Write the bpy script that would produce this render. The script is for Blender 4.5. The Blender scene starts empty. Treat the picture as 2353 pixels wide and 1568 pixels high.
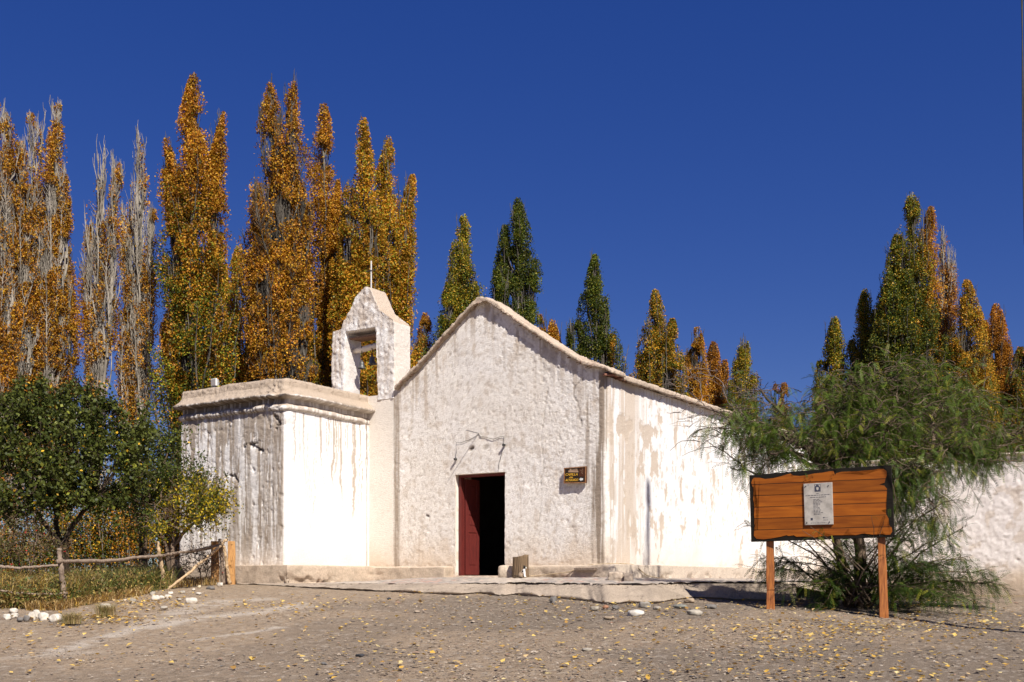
import bpy, bmesh, math, random
import numpy as np
from mathutils import Vector, Matrix, noise as mn
R = np.random.RandomState(7); random.seed(7)
rad = math.radians
scene = bpy.context.scene
COL = scene.collection
CZ = 1.6            # eye height; the chapel stands on a rise at about that level
FP = 2600.0; CX = 1176.5; HY = 1335.0

def P(x, y, Y):     # sight line at picture position (x,y), distance Y -> world point
    return np.array([(x-CX)/FP*Y, Y, CZ+(HY-y)/FP*Y])

# ---------------------------------------------------------------- noise
def _h(ix, iy, iz, seed):
    n = (ix*374761393 + iy*668265263 + iz*2147483647 + seed*1274126177).astype(np.int64) & 0xffffffff
    n = ((n ^ (n >> 13)) * 1274126177) & 0xffffffff
    n = ((n ^ (n >> 16)) * 2246822519) & 0xffffffff
    return ((n ^ (n >> 15)) & 0xffffff) / float(0xffffff)
def vn(x, y, z=None, seed=0):
    x = np.asarray(x, float); y = np.asarray(y, float)+0*x; x = x+0*y
    z = np.zeros_like(x) if z is None else np.asarray(z, float)+0*x
    fx, fy, fz = np.floor(x), np.floor(y), np.floor(z)
    ix, iy, iz = fx.astype(np.int64), fy.astype(np.int64), fz.astype(np.int64)
    u, v, w = x-fx, y-fy, z-fz
    u = u*u*(3-2*u); v = v*v*(3-2*v); w = w*w*(3-2*w)
    r = 0
    for dx in (0, 1):
        for dy in (0, 1):
            for dz in (0, 1):
                r = r + _h(ix+dx, iy+dy, iz+dz, seed)*(u if dx else 1-u)*(v if dy else 1-v)*(w if dz else 1-w)
    return r
def fbm(x, y, z=None, o=4, seed=0, g=.5):
    a = 1; s = 0; t = 0
    x = np.asarray(x, float); y = np.asarray(y, float)
    for i in range(o):
        s = s + a*vn(x, y, z, seed+i*17); t += a; a *= g
        x = x*2.03+3.1; y = y*2.03+1.7
        if z is not None: z = np.asarray(z, float)*2.03+5.3
    return s/t
def ss(a, b, x): 
    t = np.clip((np.asarray(x, float)-a)/(b-a), 0, 1); return t*t*(3-2*t)
def mixc(a, b, m):
    m = np.asarray(m)[..., None]; return np.asarray(a)*(1-m)+np.asarray(b)*m

# ---------------------------------------------------------------- ground height
_gy = np.array([-400, -50, 0, 6, 8, 11, 12, 14, 16, 18, 20, 22, 24, 60, 3000.])
_gz = np.array([-2.2, -1.9, -1.75, -1.4, -1.24, -.99, -.87, -.68, -.49, -.335, -.15, -.04, 0, .0, 0.])
def gz(X, Y):
    X = np.asarray(X, float); Y = np.asarray(Y, float)
    a = (np.interp(Y-.5, _gy, _gz)+np.interp(Y+.5, _gy, _gz)+np.interp(Y, _gy, _gz))/3
    w = ss(4.9, 7.0, X)*ss(17, 19, Y)
    a = a*(1-w) + w*-.36
    a = a - .06*ss(3.8, 5.2, X)*ss(14, 15.5, Y)*(1-ss(16.6, 18, Y))
    b = ss(-10, -7, -Y)*0
    return a + CZ + .03*(fbm(X*.5, Y*.5, seed=3)-.5)
def G(x, y, ymin=9, ymax=40):   # where the sight line at (x,y) meets the ground
    Ys = np.linspace(ymin, ymax, 3000)
    d = CZ+(HY-y)/FP*Ys - gz((x-CX)/FP*Ys, Ys)
    k = np.argmax(d < 0) if (d < 0).any() else len(Ys)-1
    Y = Ys[k]
    return np.array([(x-CX)/FP*Y, Y, float(gz((x-CX)/FP*Y, Y))])

# ---------------------------------------------------------------- object helpers
def tagit(o, label=None, cat=None, group=None, kind=None):
    if label: o['label'] = label
    if cat: o['category'] = cat
    if group: o['group'] = group
    if kind: o['kind'] = kind
    return o
def empty(name, loc, rz=0, label=None, cat=None, group=None):
    o = bpy.data.objects.new(name, None); COL.objects.link(o)
    o.location = loc; o.rotation_euler = (0, 0, rz); o.empty_display_size = .2
    return tagit(o, label, cat, group)
def mk(name, V, faces, mat, parent=None, col=None, smooth=True, off=None, loc=None):
    """V Nx3; faces: list of int arrays (M,k)"""
    V = np.asarray(V, float)
    if off is not None: V = V-np.asarray(off)
    me = bpy.data.meshes.new(name)
    me.vertices.add(len(V)); me.vertices.foreach_set('co', V.astype(np.float32).ravel())
    if not isinstance(faces, list): faces = [faces]
    faces = [np.asarray(f, np.int32) for f in faces if len(f)]
    L = np.concatenate([f.ravel() for f in faces]); 
    starts = []; tot = []; s = 0
    for f in faces:
        k = f.shape[1]; starts.append(s+np.arange(len(f))*k); tot.append(np.full(len(f), k)); s += f.size
    starts = np.concatenate(starts); tot = np.concatenate(tot)
    me.loops.add(len(L)); me.loops.foreach_set('vertex_index', L)
    me.polygons.add(len(starts)); me.polygons.foreach_set('loop_start', starts.astype(np.int32))
    me.polygons.foreach_set('loop_total', tot.astype(np.int32))
    me.polygons.foreach_set('use_smooth', np.full(len(starts), bool(smooth)))
    me.update(calc_edges=True)
    if col is not None:
        c = np.ones((len(V), 4), np.float32); c[:, :3] = col
        a = me.color_attributes.new('Col', 'FLOAT_COLOR', 'POINT'); a.data.foreach_set('color', c.ravel())
    me.materials.append(mat)
    o = bpy.data.objects.new(name, me); COL.objects.link(o)
    if parent is not None: o.parent = parent
    if loc is not None: o.location = loc
    return o
def grid_faces(nr, nc, mask=None, flip=False):
    i = np.arange(nr-1)[:, None]*nc+np.arange(nc-1)[None, :]
    f = np.stack([i, i+1, i+1+nc, i+nc], -1)
    if mask is not None: f = f[mask]
    f = f.reshape(-1, 4)
    return f[:, ::-1] if flip else f
def tubes(paths, sides=5):
    """paths: list of (pts Nx3, radii N) -> V, F (paths of equal length are built together)"""
    a = np.linspace(0, 2*math.pi, sides, endpoint=False); ca = np.cos(a); sa = np.sin(a)
    groups = {}
    for pts, r in paths:
        pts = np.asarray(pts, float); groups.setdefault(len(pts), []).append((pts, np.asarray(r, float)+np.zeros(len(pts))))
    Vs = []; Fs = []; n0 = 0
    for N, lst in groups.items():
        Pt = np.stack([p for p, _ in lst]); Rr = np.stack([q for _, q in lst]); m = len(lst)
        T = np.gradient(Pt, axis=1); T /= np.linalg.norm(T, axis=2)[..., None]+1e-9
        vert = (np.abs(T[..., 2]).mean(1) >= .8)[:, None, None]
        up = np.where(vert, np.array([.3, 1., 0]), np.array([0, 0, 1.]))
        A = np.cross(T, np.broadcast_to(up, T.shape)); A /= np.linalg.norm(A, axis=2)[..., None]+1e-9
        B = np.cross(T, A)
        V = Pt[:, :, None, :]+Rr[:, :, None, None]*(A[:, :, None, :]*ca[:, None]+B[:, :, None, :]*sa[:, None])
        V = np.concatenate([V.reshape(m, N*sides, 3), Pt[:, [0, -1]]], 1)
        i_ = np.arange(N-1)[:, None]*sides; j_ = np.arange(sides)[None, :]; j2 = (j_+1) % sides
        f = np.stack([i_+j_, i_+j2, i_+sides+j2, i_+sides+j_], -1).reshape(1, -1, 4)
        base = n0+np.arange(m)[:, None, None]*(N*sides+2)
        jj = np.arange(sides); c0 = N*sides
        cp = np.concatenate([np.stack([np.full(sides, c0), (jj+1) % sides, jj], -1), np.stack([np.full(sides, c0+1), c0-sides+jj, c0-sides+(jj+1) % sides], -1)])[None]
        Vs.append(V.reshape(-1, 3)); Fs.append((f+base).reshape(-1, 4)); caps.append((cp+base).reshape(-1, 3)); n0 += m*(N*sides+2)
    return np.concatenate(Vs), np.concatenate(Fs)
caps = []
def tube_mesh(name, paths, mat, parent=None, sides=5, off=None, col=None, smooth=True, loc=None):
    caps.clear(); V, F = tubes(paths, sides); C = np.concatenate(caps)
    return mk(name, V, [F, C], mat, parent, col, smooth, off, loc)
def bm_obj(name, bm, mat, parent=None, smooth=False, off=None, loc=None, bevel=0):
    if off is not None: bmesh.ops.translate(bm, verts=bm.verts, vec=-Vector(off))
    bmesh.ops.recalc_face_normals(bm, faces=bm.faces)
    me = bpy.data.meshes.new(name); bm.to_mesh(me); bm.free()
    for p in me.polygons: p.use_smooth = smooth
    me.materials.append(mat)
    o = bpy.data.objects.new(name, me); COL.objects.link(o)
    if parent is not None: o.parent = parent
    if loc is not None: o.location = loc
    if bevel:
        m = o.modifiers.new('b', 'BEVEL'); m.width = bevel; m.segments = 2
    return o
def box(bm, x0, x1, y0, y1, z0, z1, M=None):
    vs = [bm.verts.new((x, y, z)) for x in (x0, x1) for y in (y0, y1) for z in (z0, z1)]
    for f in ((0, 1, 3, 2), (4, 6, 7, 5), (0, 4, 5, 1), (2, 3, 7, 6), (0, 2, 6, 4), (1, 5, 7, 3)):
        bm.faces.new([vs[i] for i in f])
    if M is not None: bmesh.ops.transform(bm, matrix=M, verts=vs)
    return vs
def prism(bm, poly, ax0, ax1, plane='xz'):
    """closed polygon (u,v) extruded from ax0 to ax1 along the remaining axis"""
    def mkv(u, v, w): return (u, w, v) if plane == 'xz' else (u, v, w)
    a = [bm.verts.new(mkv(u, v, ax0)) for u, v in poly]; b = [bm.verts.new(mkv(u, v, ax1)) for u, v in poly]
    n = len(poly)
    bm.faces.new(a); bm.faces.new(b[::-1])
    for i in range(n): bm.faces.new((a[i], a[(i+1) % n], b[(i+1) % n], b[i]))
def remesh(name, bm, voxel, mat, parent=None, disp=None, colf=None, smooth=True, loc=None):
    """voxel-remesh a rough solid, then push its points along their normals (lumpy adobe and stone)"""
    bmesh.ops.recalc_face_normals(bm, faces=bm.faces)
    me = bpy.data.meshes.new('tmp'); bm.to_mesh(me); bm.free()
    o = bpy.data.objects.new('tmp', me); COL.objects.link(o)
    m = o.modifiers.new('r', 'REMESH'); m.mode = 'VOXEL'; m.voxel_size = voxel; m.use_smooth_shade = True
    dg = bpy.context.evaluated_depsgraph_get(); dg.update()
    ev = o.evaluated_get(dg); m2 = bpy.data.meshes.new_from_object(ev)
    n = len(m2.vertices); V = np.empty(n*3, np.float32); m2.vertices.foreach_get('co', V); V = V.reshape(-1, 3).astype(float)
    N = np.empty(n*3, np.float32); m2.vertices.foreach_get('normal', N); N = N.reshape(-1, 3)
    if disp is not None: V = V+N*disp(V, N)[:, None]
    lv = np.empty(len(m2.loops), np.int32); m2.loops.foreach_get('vertex_index', lv)
    lt = np.empty(len(m2.polygons), np.int32); m2.polygons.foreach_get('loop_total', lt)
    fs = []
    ls = np.concatenate([[0], np.cumsum(lt)[:-1]])
    for k in (3, 4):
        idx = ls[lt == k]
        if len(idx): fs.append(lv[idx[:, None]+np.arange(k)[None, :]])
    bpy.data.objects.remove(o); bpy.data.meshes.remove(me); bpy.data.meshes.remove(m2)
    return mk(name, V, fs, mat, parent, colf(V, N) if colf else None, smooth, None, loc)

# ---------------------------------------------------------------- materials
def newmat(name):
    m = bpy.data.materials.new(name); m.use_nodes = True; nt = m.node_tree
    return m, nt, nt.nodes['Principled BSDF'], nt.nodes, nt.links
def mat_attr(name, rough=.9, nscale=None, namp=.15, bump=0, bscale=60, bscale2=None, bdist=.01, spec=.25, translucent=0, stretch=None):
    """colour from the 'Col' attribute, varied by noise, with fine bump"""
    m, nt, b, N, L = newmat(name)
    at = N.new('ShaderNodeAttribute'); at.attribute_name = 'Col'
    tc = N.new('ShaderNodeTexCoord'); src = tc.outputs['Object']
    if stretch:
        mp = N.new('ShaderNodeMapping'); mp.inputs['Scale'].default_value = stretch; L.new(src, mp.inputs[0]); src = mp.outputs[0]
    out = at.outputs['Color']
    if nscale:
        nz = N.new('ShaderNodeTexNoise'); nz.inputs['Scale'].default_value = nscale; nz.inputs['Detail'].default_value = 6; L.new(src, nz.inputs['Vector'])
        mr = N.new('ShaderNodeMapRange'); mr.inputs[1].default_value = .3; mr.inputs[2].default_value = .7
        mr.inputs[3].default_value = 1-namp; mr.inputs[4].default_value = 1+namp; L.new(nz.outputs['Fac'], mr.inputs[0])
        mx = N.new('ShaderNodeVectorMath'); mx.operation = 'SCALE'; L.new(out, mx.inputs[0]); L.new(mr.outputs[0], mx.inputs['Scale']); out = mx.outputs[0]
    L.new(out, b.inputs['Base Color'])
    b.inputs['Roughness'].default_value = rough; b.inputs['Specular IOR Level'].default_value = spec
    if bump:
        n2 = N.new('ShaderNodeTexNoise'); n2.inputs['Scale'].default_value = bscale; n2.inputs['Detail'].default_value = 5; n2.inputs['Roughness'].default_value = .65
        L.new(src, n2.inputs['Vector'])
        bp = N.new('ShaderNodeBump'); bp.inputs['Strength'].default_value = bump; bp.inputs['Distance'].default_value = bdist
        L.new(n2.outputs['Fac'], bp.inputs['Height']); L.new(bp.outputs[0], b.inputs['Normal'])
    if translucent:
        tr = N.new('ShaderNodeBsdfTranslucent'); L.new(out, tr.inputs['Color'])
        ms = N.new('ShaderNodeMixShader'); ms.inputs[0].default_value = translucent
        L.new(b.outputs[0], ms.inputs[1]); L.new(tr.outputs[0], ms.inputs[2]); L.new(ms.outputs[0], N['Material Output'].inputs[0])
    return m
def mat_plain(name, c, rough=.7, nscale=20, c2=None, bump=.3, bscale=40, metal=0, stretch=(1, 1, 1), spec=.3, bdist=.01, detail=6, lo=.35, hi=.65):
    m, nt, b, N, L = newmat(name)
    tc = N.new('ShaderNodeTexCoord'); mp = N.new('ShaderNodeMapping'); mp.inputs['Scale'].default_value = stretch; L.new(tc.outputs['Object'], mp.inputs[0])
    nz = N.new('ShaderNodeTexNoise'); nz.inputs['Scale'].default_value = nscale; nz.inputs['Detail'].default_value = detail; nz.inputs['Roughness'].default_value = .6
    L.new(mp.outputs[0], nz.inputs['Vector'])
    cr = N.new('ShaderNodeValToRGB'); c2 = c2 or tuple(x*.6 for x in c)
    cr.color_ramp.elements[0].position = lo; cr.color_ramp.elements[1].position = hi
    cr.color_ramp.elements[0].color = (*c2, 1); cr.color_ramp.elements[1].color = (*c, 1)
    L.new(nz.outputs['Fac'], cr.inputs[0]); L.new(cr.outputs[0], b.inputs['Base Color'])
    b.inputs['Roughness'].default_value = rough; b.inputs['Metallic'].default_value = metal; b.inputs['Specular IOR Level'].default_value = spec
    if bump:
        n2 = N.new('ShaderNodeTexNoise'); n2.inputs['Scale'].default_value = bscale; n2.inputs['Detail'].default_value = 6
        L.new(mp.outputs[0], n2.inputs['Vector'])
        bp = N.new('ShaderNodeBump'); bp.inputs['Strength'].default_value = bump; bp.inputs['Distance'].default_value = bdist
        L.new(n2.outputs['Fac'], bp.inputs['Height']); L.new(bp.outputs[0], b.inputs['Normal'])
    return m
M_wall = mat_attr('limewashed_adobe', .95, 35, .07, 1, 60, bdist=.020, spec=.1)
M_smooth = mat_attr('smooth_limewash', .92, 30, .04, .4, 45, bdist=.010, spec=.1)
M_mud = mat_attr('mud_coping', .97, 30, .14, .8, 45, bdist=.02, spec=.1)
M_leaf = mat_attr('leaves', .5, None, translucent=.24, spec=.22)
M_bark = mat_attr('bark', .9, 30, .3, .7, 40, bdist=.01, spec=.1, stretch=(1, 1, .25))
M_stone = mat_attr('stone', .85, 14, .22, .5, 40, bdist=.006, spec=.2)
M_dark_int = mat_plain('interior_plaster', (.16, .14, .12), .95, 3, (.12, .1, .08), 0)  # albedo set low so the room behind the open door stays dark
M_red = mat_plain('red_painted_wood', (.15, .020, .014), .6, 30, (.085, .012, .01), .35, 60, stretch=(3, 3, .25), spec=.4)
M_logend = mat_plain('weathered_log', (.24, .16, .09), .85, 26, (.08, .052, .03), .9, 30, stretch=(2.2, 2.2, .12), bdist=.02)
M_cane = mat_plain('cane_and_mud', (.30, .2, .13), .9, 40, (.16, .07, .045), .8, 50, bdist=.02)
M_wood_post = mat_plain('varnished_post', (.42, .15, .035), .5, 14, (.20, .06, .016), .5, 25, stretch=(3, 3, .3), bdist=.01, spec=.4)
M_metal = mat_plain('grey_metal', (.16, .165, .17), .45, 20, (.09, .09, .09), .1, metal=.7)
M_bell = mat_plain('bell_bronze', (.16, .16, .15), .5, 20, (.08, .08, .08), .1, metal=.6)
M_white = mat_plain('white_paint', (.75, .75, .72), .5, 20, (.65, .64, .6), .05)
M_black = mat_plain('black_paint', (.010, .009, .008), .9, 20, (.022, .018, .014), .5, 40, stretch=(.3, 1, 3), spec=.08)
M_wire = mat_plain('dark_wire', (.05, .045, .04), .6, 20, (.03, .03, .03), 0)
# ================================================================ CHAPEL
A0 = rad(32.4); ca0, sa0 = math.cos(A0), math.sin(A0)
OX, OY = -.63, 22.4
chapel = empty('chapel', (OX, OY, CZ), -A0, 'old whitewashed adobe chapel with open red door and a small bell gable', 'chapel')
def pl_y(x, y, c=0.):      # sight line -> local (x,z) on the plane local y = c
    u = (x-CX)/FP; Y = (c+OY*ca0+OX*sa0)/(u*sa0+ca0); X = u*Y
    return ((X-OX)*ca0-(Y-OY)*sa0, (HY-y)/FP*Y)
def pl_x(x, y, c=2.83):    # -> local (y,z) on the plane local x = c
    u = (x-CX)/FP; Y = (c+OX*ca0-OY*sa0)/(u*ca0-sa0); X = u*Y
    return ((X-OX)*sa0+(Y-OY)*ca0, (HY-y)/FP*Y)
def w2l(p): 
    return np.array([(p[0]-OX)*ca0-(p[1]-OY)*sa0, (p[0]-OX)*sa0+(p[1]-OY)*ca0, p[2]-CZ])
def l2w(p):
    return np.array([OX+p[0]*ca0+p[1]*sa0, OY-p[0]*sa0+p[1]*ca0, CZ+p[2]])
def c3(*pts): return [pl_y(861.7+a*.4578, 660.6+b*.4578, 0) for a, b in pts]
def pdist(s, z, pts):
    d = np.full(np.shape(s), 9.)
    for (a, b), (c, e) in zip(pts[:-1], pts[1:]):
        L = (c-a)**2+(e-b)**2+1e-9; t = np.clip(((s-a)*(c-a)+(z-b)*(e-b))/L, 0, 1)
        d = np.minimum(d, np.hypot(s-a-t*(c-a), z-b-t*(e-b)))
    return d
WHITE = np.array([.80, .765, .725]); CREAM = np.array([.80, .72, .62]); BEIGE = np.array([.56, .46, .36]); BROWN = np.array([.30, .235, .175]); DIRT = np.array([.62, .49, .36])
MUD = np.array([.47, .375, .285])
# gable outline (front edge of the roof, on local y = -.12)
rakepx = [(905, 886), (958, 834.6), (1017, 768), (1054, 727), (1086, 692.6), (1097.5, 682), (1118, 683.5), (1136, 692.6), (1191, 734), (1251, 773), (1292, 800), (1338, 828), (1383.6, 838), (1408, 849)]
rake = np.array([pl_y(a, b, -.12) for a, b in rakepx])
TH = .085
def topz(t): return np.interp(t, rake[:, 0], rake[:, 1])-TH*.7

# ---- nave walls: one sheet bent round the front corner, with the door opening left out
def seg(a, b, st): 
    n = max(2, int(round(abs(b-a)/st))+1); return np.linspace(a, b, n)
DL, DR, DZ0, DZ1 = -.61, .584, .10, 2.13
xs = np.concatenate([seg(-2.98, DL, .022)[:-1], seg(DL, DR, .03)[:-1], seg(DR, 2.71, .022)])
r = .12; an = np.linspace(0, math.pi/2, 9)[1:]
pathx = np.concatenate([xs, 2.71+r*np.sin(an), np.full(480, 2.83)]); 
ys_side = r+np.concatenate([seg(0, 6, .022)[1:], seg(6, 12.4, .032)[1:]])[:480]
ys_side = np.concatenate([seg(r, 6, .023)[1:], seg(6, 12.5, .03)[1:]])
pathx = np.concatenate([xs, 2.71+r*np.sin(an), np.full(len(ys_side), 2.83)])
pathy = np.concatenate([0*xs, r-r*np.cos(an), ys_side])
nx_ = np.concatenate([0*xs, np.sin(an), 0*ys_side+1]); ny_ = np.concatenate([0*xs-1, -np.cos(an), 0*ys_side])
S = np.concatenate([[0], np.cumsum(np.hypot(np.diff(pathx), np.diff(pathy)))])-2.98
isS = S > 2.80
zlow = np.concatenate([seg(-.15, DZ0, .03)[:-1], seg(DZ0, DZ1, .022)])
fr = np.linspace(0, 1, 125)[1:]
tp = np.where(isS, 3.77, topz(pathx)); tp = np.where(pathx < -2.17, 3.9, tp)
Z = np.concatenate([np.repeat(zlow[:, None], len(S), 1), DZ1+fr[:, None]*(tp-DZ1)[None, :]])
Sg = np.repeat(S[None, :], len(Z), 0)
side = ss(2.72, 2.95, Sg); D = np.clip(Sg-2.83, 0, 20)
smoothL = 1-ss(-2.25, -2.1, Sg)
rough = (1-side)*(1-.75*smoothL)
n1 = fbm(Sg*19, Z*15, o=3, seed=11, g=.65); n2 = fbm(Sg*34, Z*27, o=2, seed=12); n3 = fbm(Sg*1.3, Z*1.3, o=3, seed=13)
rg = 1-np.abs(2*fbm(Sg*11+.3*n3, Z*8, o=3, seed=21)-1)
pits = ss(.70, .80, fbm(Sg*9, Z*7, o=3, seed=14))
nk = ss(.60, .74, fbm(Sg*27+Z*6, Z*21, o=3, seed=412, g=.6)); disp = rough*((n1-.5)*.006+(n2-.5)*.010-pits*.009-nk*.009)+(n3-.5)*.045*(.3+.7*rough)+side*((fbm(Sg*5, Z*5, seed=15)-.5)*.014)
cr = [c3((1055, 450), (1000, 500), (998, 540), (1020, 590), (1028, 650), (1040, 695)), c3((870, 500), (850, 640), (835, 760), (848, 880), (832, 980), (838, 1050), (830, 1100), (825, 1180)),
      c3((985, 880), (960, 960), (925, 1050), (900, 1180)), c3((545, 185), (625, 185), (700, 235), (790, 290)), c3((420, 225), (480, 230), (545, 185)), c3((100, 600), (120, 680), (100, 700)), c3((525, 250), (560, 420), (510, 560), (550, 700))]
wob = .012*(fbm(Sg*20, Z*20, seed=31)-.5)
crk = 0*S[None, :]+0*Z
for i, c in enumerate(cr):
    w = [.008, .006, .004, .008, .005, .005, .003][i]
    crk = np.maximum(crk, (1-ss(w, w*2.4, pdist(Sg+wob*3, Z+wob*2, c)))*[.75, .5, .35, .4, .25, .3, .2][i]*(.45+.55*ss(.35, .6, fbm(Sg*7, Z*7, seed=32)))*(1-side))
holes = (1-ss(.02, .05, pdist(Sg, Z, c3((480, 812), (490, 805)))))+(1-ss(.015, .06, pdist(Sg+wob, Z, c3((550, 810), (562, 800)))))*.6+(1-ss(.01, .03, pdist(Sg, Z, c3((258, 1145), (268, 1150)))))
holes = np.clip(holes, 0, 1)
disp = disp-.014*crk-.035*holes*(1-side)
# ragged plaster round the foot of the wall
foot = (1-ss(.28, .42, Z+.1*(fbm(Sg*6, Z*3, seed=33)-.5)))
disp = disp+foot*(fbm(Sg*14, Z*14, seed=34)-.75)*.035
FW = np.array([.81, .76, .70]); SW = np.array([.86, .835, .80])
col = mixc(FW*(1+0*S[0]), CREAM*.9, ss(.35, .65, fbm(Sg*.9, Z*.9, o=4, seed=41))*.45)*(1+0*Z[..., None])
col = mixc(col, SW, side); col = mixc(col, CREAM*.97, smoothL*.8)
col = mixc(col, BEIGE*.8, ss(.50, .64, n2)*.22*rough); col = mixc(col, BROWN*1.3, nk*.45*rough)  # brown in the nicks paints the shade inside small cavities
col = mixc(col, BEIGE*.95, ss(.62, .72, fbm(Sg*7, Z*6, o=4, seed=42))*.45*rough)
splash = 1-ss(.1, 1.15, Z+.7*(fbm(Sg*2.3, Z*1.5, seed=43)-.5))
col = mixc(col, DIRT, splash*(.75-.35*side))
st = fbm(Sg*16, Z*.9, o=3, seed=44); st2 = fbm(Sg*34, Z*1.3, o=2, seed=45)
dtop = tp[None, :]-Z
run = ss(.50, .66, st)*(1-ss(.15, .4+1.5*vn(S*9, S*0, seed=46)[None, :], dtop))
col = mixc(col, BROWN*1.35, run*(1-side)*.6*ss(-2.15, -2.05, Sg))
def stripe(c, w, z0, z1, k=1, soft=.5, wander=.05):
    cc = c+wander*(fbm(Z*1.5, Z*0, seed=int(abs(c)*97)+5)-.5)
    return (1-ss(w*soft, w, np.abs(Sg-cc)))*ss(z0-.15, z0+.15, Z)*(1-ss(z1-.1, z1+.1, Z))*k
col = mixc(col, BROWN*1.05, stripe(-2.10, .10, .2, 3.95, .9)*(.65+.35*ss(.35, .6, st2)))
band = stripe(2.68, .22, .25, 3.9, 1, .6)*(1-ss(2.80, 2.86, Sg))*ss(.36, .52, fbm(Sg*22, Z*.6, o=3, seed=47))
col = mixc(col, BROWN*.95, band*.95)
col = mixc(col, BROWN*1.05, stripe(2.42, .055, 1.1, 3.7, .7)*ss(.4, .6, st2+.1))
for c, w, z0, z1, k in ((.2, .035, 4.95, 5.4, .5), (-.9, .03, 3.4, 4.6, .3), (-1.35, .05, 3.3, 4.4, .6), (-1.3, .03, 3.4, 4.3, .5), (-1.6, .03, 3.5, 4.2, .4), (1.75, .03, 1.6, 3.4, .25), (.95, .03, .3, 3., .3), (-1.5, .03, .4, 1.0, .45), (-1.62, .02, 1.2, 1.5, .5)):
    col = mixc(col, BROWN*1.6, stripe(c, w, z0, z1, k)*ss(.3, .55, st2))
# --- side wall
st = fbm(D*20, Z*.5, o=4, seed=51, g=.6); 
near = 1-ss(.7, 2.0, D)
len_ = .15+2.0*vn(S*6, S*0, seed=52)[None, :]**2.2
r1 = ss(.46, .56, st)*(1-ss(len_*.7, len_, dtop))
cd = fbm(D*9, Z*.25, o=2, seed=53)
core = (1-ss(.30, .42, np.abs(D-.75)+.25*(cd-.5)))*ss(.42, .48, fbm(D*17, Z*.35, o=3, seed=54)+.06)
core = np.maximum(core, near*ss(.54, .6, fbm(D*14+.3, Z*.4, o=3, seed=55)))
core = core*(1-ss(2.7, 3.6, dtop-.5*vn(D*8, Z*0, seed=56))*(D > .9))
col = mixc(col, BEIGE*1.12, side*np.maximum(core*.85, r1*.6))
pt = fbm(D*3.6, Z*1.7, o=5, seed=57, g=.62); dens = ss(5.5, .5, D)*.045+ss(0, 2.4, Z)*(1-ss(3., 3.7, Z))*.05
peel = ss(.70-dens, .71-dens, pt)*side
pt2 = ss(.70, .72, fbm(D*13, Z*7, o=3, seed=58))*side*ss(.4, 1.2, Z)
col = mixc(col, BEIGE*1.05, np.clip(peel+pt2*.7, 0, 1)*.9)
disp = disp-.006*np.clip(peel, 0, 1)
cornerpeel = (1-ss(.1, .3, np.abs(D-.1)))*side*ss(.5, .54, fbm(D*8, Z*3.5, o=4, seed=59))*(1-ss(2.6, 3, Z))
col = mixc(col, BEIGE, cornerpeel*.8)
col = mixc(col, BROWN*.6, np.clip(crk*.9+holes*(1-side), 0, 1)*.85)
PX = pathx[None, :]+nx_[None, :]*disp; PY = pathy[None, :]+ny_[None, :]*disp
# pull the edges of the door opening straight enough for the frame
V = np.stack([PX, PY, Z], -1)
zi = np.searchsorted(zlow, DZ1-1e-6); zi0 = np.searchsorted(zlow, DZ0-1e-6)
cl = np.searchsorted(xs, DL-1e-6); crr = np.searchsorted(xs, DR-1e-6)
mask = np.ones((len(Z)-1, len(S)-1), bool); mask[zi0:zi, cl:crr] = False
Vf = V.reshape(-1, 3); Cf = col.reshape(-1, 3)
faces = grid_faces(len(Z), len(S), mask)
nave = mk('nave_wall', Vf, faces, M_wall, chapel, Cf)
# reveals (left, right, head, sill) as one sheet joined to the opening
ring = [V[i, cl] for i in range(zi0, zi+1)]+[V[zi, j] for j in range(cl+1, crr+1)]+[V[i, crr] for i in range(zi-1, zi0-1, -1)]
ring = np.array(ring); deps = np.linspace(0, .6, 20)
RV = np.repeat(ring[None], 20, 0).copy(); 
for k, d in enumerate(deps):
    RV[k, :, 1] = RV[k, :, 1]*(1-d/.6)+d
    w = min(1, d/.06)*.012
    RV[k, :, 0] += w*np.sign(RV[k, :, 0]); 
    RV[k, :, 0] += .012*(fbm(RV[k, :, 2]*9+k*.3, RV[k, :, 0]*5, seed=61)-.5)
rc = mixc(CREAM*1.02*np.ones((20, len(ring), 1)), DIRT, ss(.55, .7, fbm(RV[..., 2]*9, RV[..., 1]*9, seed=62))*.6)
mk('door_reveal', RV.reshape(-1, 3), grid_faces(20, len(ring)), M_smooth, chapel, rc.reshape(-1, 3))

# ---- annex with cornice and parapet
prof = [(-.15, .0), (3.30, 0.), (3.31, .045), (3.34, .065), (3.385, .062), (3.41, .035), (3.43, -.02), (3.53, -.03), (3.54, .10), (3.565, .17), (3.60, .17), (3.63, .12), (3.70, .04), (3.755, .0), (3.77, -.012), (3.88, -.02), (3.925, -.045), (3.935, -.10), (3.93, -.25), (3.86, -.42)]
zz = [seg(-.15, 3.30, .022)[:-1]]; oo = [0*zz[0]]
for (a, b), (c, d) in zip(prof[1:-1], prof[2:]):
    n = max(2, int(math.hypot(c-a, d-b)/.015)+1); zz.append(np.linspace(a, c, n)[:-1]); oo.append(np.linspace(b, d, n)[:-1])
zr = np.concatenate(zz+[[3.86]]); orr = np.concatenate(oo+[[-.42]])
XL, XR, YF = -5.83, -2.83, -2.51; r = .10
a1 = np.linspace(0, math.pi/2, 7)
p1y = seg(1.6, YF+r, .05); p2x = seg(XL+r, XR-r, .022)[1:-1]; p3y = seg(YF+r, .06, .022)
px = np.concatenate([0*p1y+XL, XL+r-r*np.cos(a1[1:-1]), [XL+r], p2x, [XR-r], XR-r+r*np.sin(a1[1:-1]), 0*p3y+XR])
py = np.concatenate([p1y, YF+r-r*np.sin(a1[1:-1]), [YF], 0*p2x+YF, [YF], YF+r-r*np.cos(a1[1:-1]), p3y])
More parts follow.
